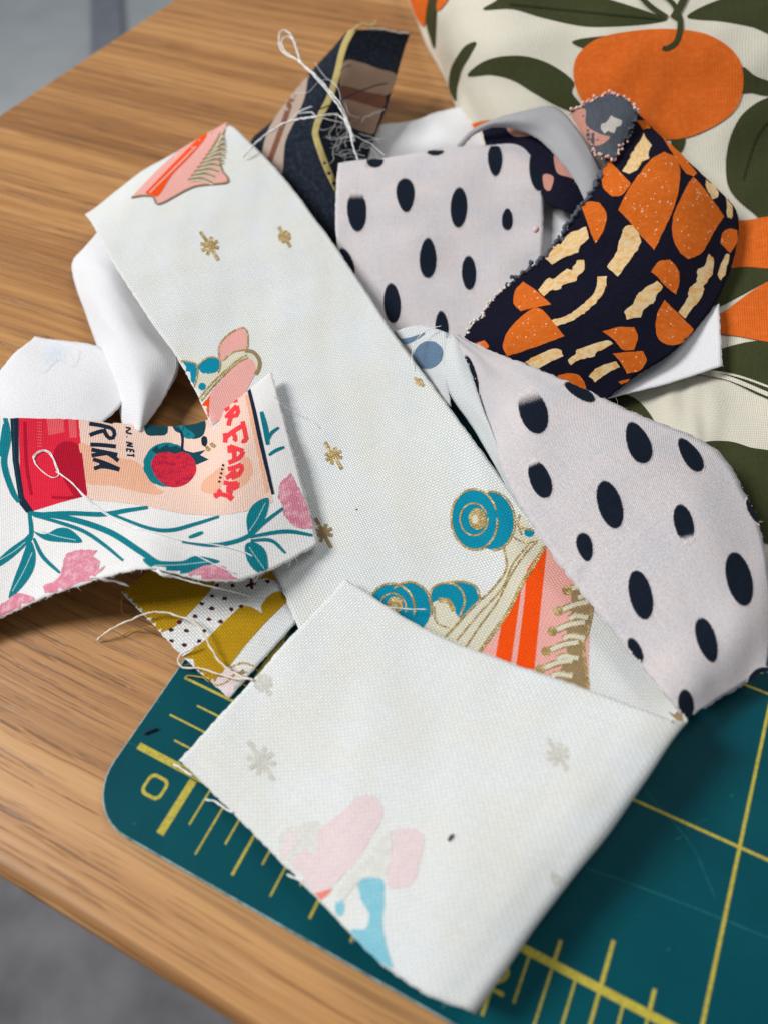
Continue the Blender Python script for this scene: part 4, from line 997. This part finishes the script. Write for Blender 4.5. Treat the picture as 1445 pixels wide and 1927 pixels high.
for (x, y, r, f_) in [(492, 1432, 44, .42), (1048, 1420, 36, .55), (495, 1285, 28, .42), (1045, 1655, 16, .4)]:
    for k in range(4):
        th = math.radians(58) + k * math.pi / 4; rr_ = r * (1 if k == 0 else 0.62)
        line(sk, [(x - rr_ * math.cos(th), y - rr_ * math.sin(th)), (x, y), (x + rr_ * math.cos(th), y + rr_ * math.sin(th))], 9, M['faintg'], 'show_through_star', FLAP, off=0.05 + 0.01 * k)

# ------------------------------------------------------------------ can print strip
lb = sheet('can_fabric_strip', [
    rowLR((-330, 815, 1.0), (-300, 1290, -1.2), 0.5, 0.5),
    rowLR((-200, 802, 4.5), (-180, 1245, 0.0), 1, 1),
    rowLR((-90, 796, 6.5), (-70, 1200, 1.0), 1, 1),
    rowLR((30, 791, 6.5), (30, 1150, 3.5), 1.5, 1),
    rowLR((150, 792, 5), (130, 1110, 7.5), 1, 1),
    rowLR((270, 801, 3), (225, 1081, 11), 0, 0),
    rowLR((335, 806, 2.4), (292, 1072, 12.5), -0.4, 0),
    rowLR((387, 795, 4.5), (370, 1090, 11), 0, 0.4),
    rowLR((442, 757, 7.6), (448, 1094, 8.6), 0.8, 0.8),
    rowLR((482, 724, 9), (528, 1064, 7.0), 0.3, 0.3),
    rowLR((512, 703, 9.6), (600, 1025, 5.2), 0.0, 0.0)], M['linen'], wr=0.12, cell=0.7, fray=['v1', 'u1'], fray_mat=M['thread'], fray_len=1.0, fray_n=2.0, jit=0.16)
tag(lb.o, 'white fabric strip printed with a red and peach can, berry and teal leaves', 'fabric')
def za(p): return Z(0, 760, 2.3306, p)
def zr(p): return Z(150, 780, 7.225, p)
def zk(p): return Z(350, 720, 7.225, p)
decal(lb, za([(82, 40), (345, 40), (355, 160), (370, 280), (386, 402), (270, 432), (140, 472), (110, 420), (90, 300)]), M['red'], 'printed_can', smooth=False)
decal(lb, za([(345, 40), (700, 40), (900, 20), (1000, -60), (1080, -180), (1115, 20), (1150, 150), (1190, 390), (1197, 432), (1080, 472), (950, 492), (800, 482), (700, 462), (600, 442), (500, 430), (386, 420), (370, 280), (352, 160)]), M['peach'], 'printed_can', smooth=False)
decal(lb, za([(350, 175), (420, 195), (520, 235), (600, 255), (640, 300), (690, 370), (720, 385), (690, 400), (600, 385), (500, 360), (378, 345), (366, 260)]), M['peach2'], 'printed_panel', off=0.07)
decal(lb, za([(890, 345), (940, 300), (985, 270), (985, 330), (950, 390), (890, 385)]), M['peach2'], 'printed_panel', off=0.07)
decal(lb, za([(1030, 300), (1080, 230), (1110, 290), (1080, 350), (1030, 370)]), M['peach2'], 'printed_panel', off=0.07)
line(lb, za([(1085, -40), (1130, 180), (1175, 390)]), 7, M['peach2'], 'printed_line', off=0.07)
decal(lb, za(ellipse(300, 222, 62, 58)), M['dred'], 'printed_highlight', off=0.07)
decal(lb, za([(240, 225), (362, 215), (384, 395), (330, 410), (285, 340)]), M['dred'], 'printed_highlight', off=0.075, smooth=False)
decal(lb, za([(205, 60), (280, 60), (285, 125), (215, 140)]), M['lred'], 'printed_highlight', off=0.07, smooth=False)
decal(lb, za([(300, 60), (335, 60), (340, 150), (308, 150)]), M['lred'], 'printed_highlight', off=0.07, smooth=False)
line(lb, za([(230, 410), (300, 412), (370, 400)]), 5, M['dred'], 'printed_line', off=0.08)
line(lb, za([(110, 80), (118, 260), (140, 400)]), 6, M['dred'], 'printed_line', off=0.08)
for k in range(9): line(lb, za([(166, 82 + k * 13), (186, 84 + k * 13)]), 2.2, M['lred'], 'printed_lettering', off=0.08)
decal(lb, za([(46, 40), (84, 40), (84, 250), (108, 410), (150, 472), (118, 478), (88, 440), (58, 250)]), M['lnavy'], 'printed_rim', off=0.08, smooth=False)
line(lb, za([(62, 75), (68, 250), (98, 430)]), 2.4, M['dteal'], 'printed_line', off=0.1)
line(lb, zk([(840, 10), (930, 380), (1010, 760), (1100, 1150), (1185, 1520)]), 7.5, M['lnavy'], 'printed_rim', off=0.08, taper=0.25)
# lettering down the can
for q in ([(135, 128), (280, 150), (425, 185)], [(425, 180), (478, 240), (465, 315), (405, 325), (360, 270), (330, 200)], [(325, 225), (230, 250), (140, 285)], [(150, 412), (320, 420), (498, 440)],
          [(165, 482), (340, 515), (518, 552)], [(168, 562), (270, 545), (370, 530)], [(370, 525), (450, 570), (532, 635)], [(188, 612), (360, 670), (548, 752)], [(202, 742), (290, 712), (400, 720), (548, 755)], [(298, 650), (302, 715)]):
    line(lb, zr(q), 7.6, M['lnavy'], 'printed_lettering', off=0.09)
line(lb, zr([(330, 95), (400, 108), (455, 122)]), 4, M['lnavy'], 'printed_lettering', off=0.09)
for q in ([(630, 180), (700, 190)], [(630, 240), (700, 195)], [(635, 250), (712, 268)], [(640, 305), (652, 307)], [(635, 380), (722, 398)], [(722, 400), (645, 425)], [(645, 428), (732, 440)],
          [(640, 470), (740, 488)], [(643, 472), (648, 508)], [(692, 480), (696, 515)], [(738, 488), (742, 522)], [(650, 556), (742, 564)], [(736, 540), (744, 580)]):
    line(lb, zr(q), 3.2, M['lnavy'], 'printed_lettering', off=0.09)
for q in ([(545, 345), (575, 385)], [(540, 340), (600, 330)], [(640, 260), (680, 225)], [(680, 225), (672, 270)], [(570, 455), (630, 390), (700, 320)], [(695, 320), (715, 420), (660, 465), (625, 420)], [(630, 450), (600, 520), (588, 590)], [(555, 440), (575, 480)],
          [(545, 750), (660, 660), (785, 585)], [(535, 690), (545, 760), (538, 820)], [(775, 530), (800, 640), (825, 770), (790, 800), (765, 790)], [(650, 690), (680, 760), (660, 800)],
          [(600, 870), (690, 900), (785, 935)], [(785, 935), (740, 1020), (660, 1060), (585, 1095)], [(660, 910), (665, 1040)], [(600, 860), (605, 960)],
          [(575, 1180), (660, 1160), (755, 1120)], [(755, 1115), (765, 1200), (700, 1260), (650, 1200)], [(650, 1220), (590, 1280), (550, 1300)], [(740, 1250), (620, 1300)],
          [(520, 1360), (610, 1380), (705, 1370)], [(705, 1360), (690, 1440), (600, 1420)], [(640, 1400), (560, 1460), (640, 1500)], [(385, 1545), (480, 1520), (630, 1560)], [(440, 1460), (470, 1500), (400, 1560)], [(590, 1600), (640, 1540)]):
    line(lb, zk(q), 8.6, M['coral'], 'printed_lettering', off=0.09)
for k in range(5):
    x0, y0 = 512 - 13 * k, 1120 + 56 * k; line(lb, zk([(x0 - 14, y0), (x0 + 16, y0 + 12)]), 4, M['lnavy'], 'printed_lettering', off=0.09)
# berry
decal(lb, za(ellipse(735, 268, 104, 98, 0)), M['teal'], 'printed_shadow', off=0.075, rough=1)
decal(lb, za([(640, 60), (725, 60), (735, 130), (690, 140), (642, 132)]), M['dteal'], 'printed_berry_leaf', off=0.085)
decal(lb, za([(755, 60), (890, 60), (897, 132), (850, 155), (800, 130), (770, 120)]), M['dteal'], 'printed_berry_leaf', off=0.085)
decal(lb, za([(765, 80), (800, 95), (860, 140), (830, 155), (795, 135)]), M['teal'], 'printed_berry_leaf', off=0.09)
decal(lb, za([(668, 205), (690, 185), (700, 200), (735, 178), (745, 192), (775, 185), (810, 205), (850, 215), (905, 203), (880, 225), (918, 245), (865, 268), (820, 245), (760, 225), (700, 230)]), M['dteal'], 'printed_calyx', off=0.085, smooth=False)
decal(lb, za([(665, 262), (690, 222), (740, 212), (770, 222), (800, 212), (840, 228), (862, 270), (858, 310), (820, 352), (765, 368), (715, 350), (680, 312)]), M['berry'], 'printed_berry', off=0.095)
line(lb, za([(790, 110), (803, 150), (800, 208)]), 5, M['lnavy'], 'printed_stem', off=0.1)
decal(lb, zk([(215, 760), (250, 725), (290, 745), (300, 810), (270, 880), (225, 850)]), M['lnavy'], 'printed_bee', off=0.09)
decal(lb, zk([(270, 880), (300, 860), (345, 900), (330, 945), (290, 935)]), M['gold'], 'printed_bee', off=0.1); decal(lb, zk([(330, 830), (370, 815), (420, 860), (400, 890), (350, 880)]), M['gold'], 'printed_bee', off=0.1)
# leaves and flowers
for q, w in (([(150, 485), (300, 480), (450, 485), (560, 468), (650, 455)], 6), ([(150, 490), (260, 520), (370, 560), (460, 620), (542, 688)], 5), ([(130, 480), (300, 502), (480, 562), (620, 650), (700, 700), (800, 705)], 8), ([(130, 475), (140, 560), (130, 610)], 6),
             ([(150, 590), (190, 670), (265, 742)], 5), ([(480, 480), (650, 545), (750, 555), (850, 530), (962, 495)], 5), ([(830, 587), (892, 564)], 5), ([(800, 605), (920, 620), (1010, 610), (1090, 580), (1160, 520), (1242, 458)], 5.5),
             ([(1090, 585), (1250, 560), (1372, 577)], 5), ([(1100, 600), (1190, 600), (1252, 655)], 4.5), ([(1148, 35), (1166, 110), (1176, 180)], 7), ([(1172, 172), (1190, 130), (1224, 104)], 4.5), ([(1180, 226), (1210, 205), (1248, 190)], 4.5),
             ([(25, 60), (38, 150), (20, 260), (55, 380), (85, 430)], 8), ([(0, 230), (15, 180), (25, 90)], 9)):
    line(lb, za(q), w * 1.45, M['teal'], 'printed_twig', off=0.085, taper=0.35)
for q in ([(-20, 700), (40, 640), (110, 590), (132, 568), (122, 612), (60, 672), (0, 712)], [(130, 600), (157, 650), (152, 720), (110, 792), (42, 854), (60, 780), (90, 700)], [(150, 560), (200, 572), (260, 545), (312, 552), (362, 606), (280, 607), (200, 597)],
          [(630, 680), (700, 690), (800, 690), (860, 668), (965, 690), (900, 712), (820, 742), (740, 742), (655, 712)], [(1090, 572), (1083, 500), (1115, 440), (1178, 413), (1172, 480), (1140, 540), (1102, 582)], [(1078, 618), (1120, 608), (1167, 650), (1172, 742), (1120, 732), (1083, 680)]):
    decal(lb, za(q), M['teal'], 'printed_leaf', off=0.07)
    c = np.array(za(q)); k = len(c); mid = c.mean(0); far = c[np.argmax(np.linalg.norm(c - mid, axis=1))]
    line(lb, [tuple(far * 0.75 + mid * 0.25), tuple(mid + np.array([1, 2])), tuple(mid * 1.6 - far * 0.6)], 1.4, M['paleline'], 'printed_vein', off=0.1)
for q in ([(280, 690), (300, 650), (360, 640), (428, 643), (410, 668), (442, 690), (430, 728), (464, 712), (400, 772), (350, 782), (270, 822), (200, 832), (190, 800), (262, 760)], [(20, 870), (80, 828), (150, 850), (165, 885), (90, 900), (40, 950), (-10, 950), (-10, 890)],
          [(825, 747), (900, 710), (980, 713), (1000, 740), (1056, 777), (1000, 800), (870, 790)], [(1223, 412), (1230, 350), (1277, 303), (1300, 350), (1345, 440), (1375, 545), (1300, 542), (1250, 490), (1238, 440)]):
    decal(lb, za(q), M['flower'], 'printed_flower', smooth='both', off=0.08, rough=1.4)

# ------------------------------------------------------------------ threads and lint
def thread(label, pts, r=0.15, mat='thread', group=None, wob=0.06):
    o = tube('loose_thread', pts, r, M[mat], twist=0.45, wob=wob); tag(o, label, 'thread', group); return o
def zz(f, pts, z):
    q = f(pts); z = z if isinstance(z, (list, tuple)) else [z] * len(q)
    return [(a[0], a[1], h) for a, h in zip(q, z)]
t1 = thread('white thread ending in a small twisted loop above the striped strip', zz(zs, [(862, 890), (830, 800), (770, 650), (690, 545), (585, 430), (492, 342), (455, 215), (400, 140), (352, 150), (350, 245), (395, 300), (478, 336), (500, 360)], [17, 20, 23, 24, 25, 25, 25, 25, 25, 25, 25.3, 25.5, 25.3]), 0.16)
tube('loop_strand', zz(zs, [(488, 342), (440, 200), (395, 178), (362, 215), (390, 280), (462, 330), (580, 440), (695, 575), (780, 700), (825, 830), (850, 930), (884, 1025)], [25, 25.4, 25.4, 25.4, 25.4, 25.3, 25.4, 24, 23, 20, 18, 16]), 0.16, M['thread'], t1, twist=0.4, wob=0.05)
tube('stray_fibre', zz(zs, [(588, 352), (650, 440), (740, 520), (762, 600), (745, 640)], [24, 24, 24, 24, 23]), 0.05, M['thread'], t1)
tube('stray_fibre', zz(zs, [(450, 560), (540, 555), (620, 480), (700, 475), (745, 520)], [16, 20, 24, 24, 23]), 0.045, M['thread'], t1)
t2 = thread('white frayed thread lying from the skate strip across the striped strip', zz(zs, [(100, 997), (210, 880), (370, 772), (480, 738), (600, 722), (720, 705), (790, 745), (835, 830), (845, 905)], [13, 14, 17, 19, 21, 20, 19, 18, 17]), 0.2, wob=0.1)
tube('frayed_strand', zz(zs, [(430, 742), (480, 690), (530, 665), (572, 652)], [18, 19, 20, 20]), 0.16, M['thread'], t2, wob=0.08)
tube('frayed_strand', zz(zs, [(590, 720), (700, 745), (790, 770), (860, 850), (960, 900), (1060, 985)], [21, 20, 18, 17, 15, 14]), 0.10, M['thread'], t2, wob=0.1)
tube('frayed_strand', zz(zs, [(480, 700), (560, 690), (600, 720)], [18, 20, 20]), 0.12, M['thread'], t2, wob=0.08)
# fuzzy tangle
fz = bpy.data.objects.new('fibre_tangle', None); COL.objects.link(fz)
V, F = [], []
for i in range(30):
    x = random.uniform(650, 930); y = random.uniform(720, 1000); pts = []
    a = random.uniform(0, 6.28); zz0 = random.uniform(9, 15)
    for k in range(6):
        pts.append(U(*zs([(x, y)])[0], zz0)); a += random.uniform(-0.5, 1.0); x += 38 * math.cos(a); y += 38 * math.sin(a); zz0 += random.uniform(-.8, .9)
    C = cr(np.array(pts), 18); r = random.uniform(0.03, 0.07)
    t = np.gradient(C, axis=0); t /= np.linalg.norm(t, axis=1, keepdims=True); aa = np.cross(t, [0.1, 0.2, 1]); aa /= np.linalg.norm(aa, axis=1, keepdims=True); bb = np.cross(t, aa)
    b0 = len(V)
    for k in range(18):
        for s_ in range(3): V.append((C[k] + (aa[k] * math.cos(s_ * 2.094) + bb[k] * math.sin(s_ * 2.094)) * r) * MM)
    for k in range(17):
        for s_ in range(3): F.append([b0 + k * 3 + s_, b0 + k * 3 + (s_ + 1) % 3, b0 + k * 3 + 3 + (s_ + 1) % 3, b0 + k * 3 + 3 + s_])
bpy.data.objects.remove(fz)
fo = mesh_obj('fibre_tangle', V, F, M['thread']); tag(fo, 'tangle of fine white fibres between striped strip and dotted square', 'fibres', kind='stuff')

def on(S, f, pts, lift=0.25, rr=None):
    out = []
    for p in f(pts):
        h = hit(S, p[0], p[1], rr, lift)
        if h is None:
            out.append(None); continue
        out.append(h[0] / MM)
    return [o for o in out if o is not None]
lt = tube('loose_thread', on(lb, za, [(160, 262), (150, 232), (185, 207), (222, 216), (246, 262), (262, 312), (232, 326), (182, 292), (152, 250), (170, 220), (205, 212), (236, 245), (258, 300), (320, 350), (380, 420), (470, 490), (570, 540), (700, 572), (800, 602), (950, 622), (1060, 648), (1110, 672)], 0.2), 0.095, M['thread'], world=True, twist=0.4)
tag(lt, 'white thread with a small loop lying across the can print', 'thread')
tube('second_strand', on(lb, za, [(248, 300), (300, 335), (340, 372), (430, 455), (560, 535), (700, 592), (850, 662), (960, 715), (1030, 745)], 0.2), 0.09, M['thread'], lt, world=True, twist=0.4)
lt2 = tube('loose_thread', [U(*za([(395, 762)])[0], 11), U(*za([(440, 766)])[0], 10.5), U(*za([(505, 780)])[0], 9), U(*za([(566, 798)])[0], 8)], 0.2, M['thread'], world=True, twist=0.5, wob=0.08)
tag(lt2, 'short white thread end sticking out below the can print strip', 'thread')
lt3 = tube('loose_thread', [U(*za([(640, 712)])[0], 12.6), U(*za([(700, 738)])[0], 12), U(*za([(790, 765)])[0], 11), U(*za([(930, 803)])[0], 9), U(*za([(1060, 832)])[0], 4), U(*za([(1100, 850)])[0], 3)], 0.13, M['thread'], world=True, twist=0.5, wob=0.05)
tag(lt3, 'thin white thread trailing from the can print onto the maroon dots', 'thread')
tube('fluff', [U(*za([(690, 735)])[0], 12.4), U(*za([(730, 748)])[0], 12), U(*za([(752, 762)])[0], 11)], 0.3, M['thread'], lt3, world=True, wob=0.2)
m1 = thread('cream thread arching from the table over the mustard fabric corner', zz(zu, [(8, 572), (90, 502), (220, 440), (320, 398), (430, 384), (540, 412), (640, 452), (710, 540), (760, 640), (830, 730), (920, 790), (1022, 826)], [-1.3, .5, 2, 2.6, 3, 3.2, 3.2, 2.8, 2.4, 2, 2.2, 3]), 0.16, 'cream_thread')
m2 = thread('cream thread curling off the mustard fabric onto the cutting mat', zz(zu, [(1005, 815), (930, 818), (850, 802), (700, 755), (570, 742), (538, 706), (560, 655), (655, 602)], [3, 2, 1.6, 1.2, .8, .8, 1.2, 2]), 0.15, 'cream_thread')
thread('mustard thread hanging off the left mustard corner', zz(zu, [(178, 290), (165, 340), (180, 392), (215, 407), (252, 388)], [1, .2, -.8, -1.4, -1.5]), 0.07, 'must_thread')
thread('pale mustard threads straying onto the oak beside the mustard fabric', zz(zu, [(160, 545), (230, 505), (300, 492), (350, 478), (385, 482)], [-1.5, -1.2, -.6, .3, .9]), 0.09, 'must_thread')
thread('curled mustard thread lying on the mat beside a yellow tick', zz(zu, [(575, 815), (600, 796), (650, 800), (700, 812), (740, 840)], [.4, .5, .7, .9, .9]), 0.10, 'must_thread')
f1 = thread('fine white thread poking from the folded flap over the ruler ticks', zz(zf, [(245, 232), (300, 245), (360, 280), (430, 322)], [.5, .8, 1.4, 2.2]), 0.13)
f2 = thread('white thread lying along the thick zero line at the flap corner', zz(lambda p: Z(160, 1240, 4.817, p), [(805, 958), (860, 985), (920, 1020), (985, 1055)], [.4, .5, .8, 1.1]), 0.13)
thread('tiny white thread end at the frayed front edge of the flap', zz(zf, [(800, 742), (850, 765), (910, 792)], [3, 3.6, 4.2]), 0.12)
thread('fine white thread lying on the skate strip right of the can print', [tuple(U(x, y, 1)) for x, y in []] or [(515, 745, 11), (545, 770, 8), (585, 790, 6.6), (600, 805, 6.4)], 0.06, wob=0.02)
thread('hair-thin white thread curving over the blue dotted corner', zz(lambda p: Z(600, 580, 3.6125, p), [(830, 120), (760, 140), (690, 180), (640, 260), (630, 360), (650, 430)], [12, 11.5, 11, 10, 9, 8]), 0.07, wob=0.02)
thread('short white thread lying on the turquoise wheel print', zz(zc, [(100, 622), (180, 630), (265, 632)], [4.2, 4.2, 4.3]), 0.09, wob=0.02)
thread('fine pale thread lying on the wide dotted strip', zz(lambda p: Z(690, 880, 2.3689, p), [(905, 485), (900, 450), (920, 420), (955, 402)], [9.6, 9.8, 10, 10.2]), 0.05, wob=0.02)
def lint(label, pts, r, mat='dark_thread'):
    o = tube('lint_fleck', pts, r, M[mat], wob=0.03); tag(o, label, 'lint')
lint('dark lint fleck on the cutting mat above the zero', [(271, 1381, .3), (283, 1376, .35), (297, 1371, .3)], 0.22)
p = hit(sk, 848, 1577, FLAP, 0.2)[0] / MM
lo_ = tube('lint_fleck', [p + np.array([-.1, -.5, 0]), p, p + np.array([.15, .5, .05])], 0.2, M['dark_thread'], world=True); tag(lo_, 'dark lint speck on the folded white flap', 'lint')
p = hit(sk, 671, 959, MAIN, 0.1)[0] / MM
lo_ = tube('lint_fleck', [p + np.array([-.1, -.12, 0]), p, p + np.array([.1, .14, .05])], 0.12, M['teal'], world=True); tag(lo_, 'tiny teal lint speck on the white strip between the stars', 'lint')
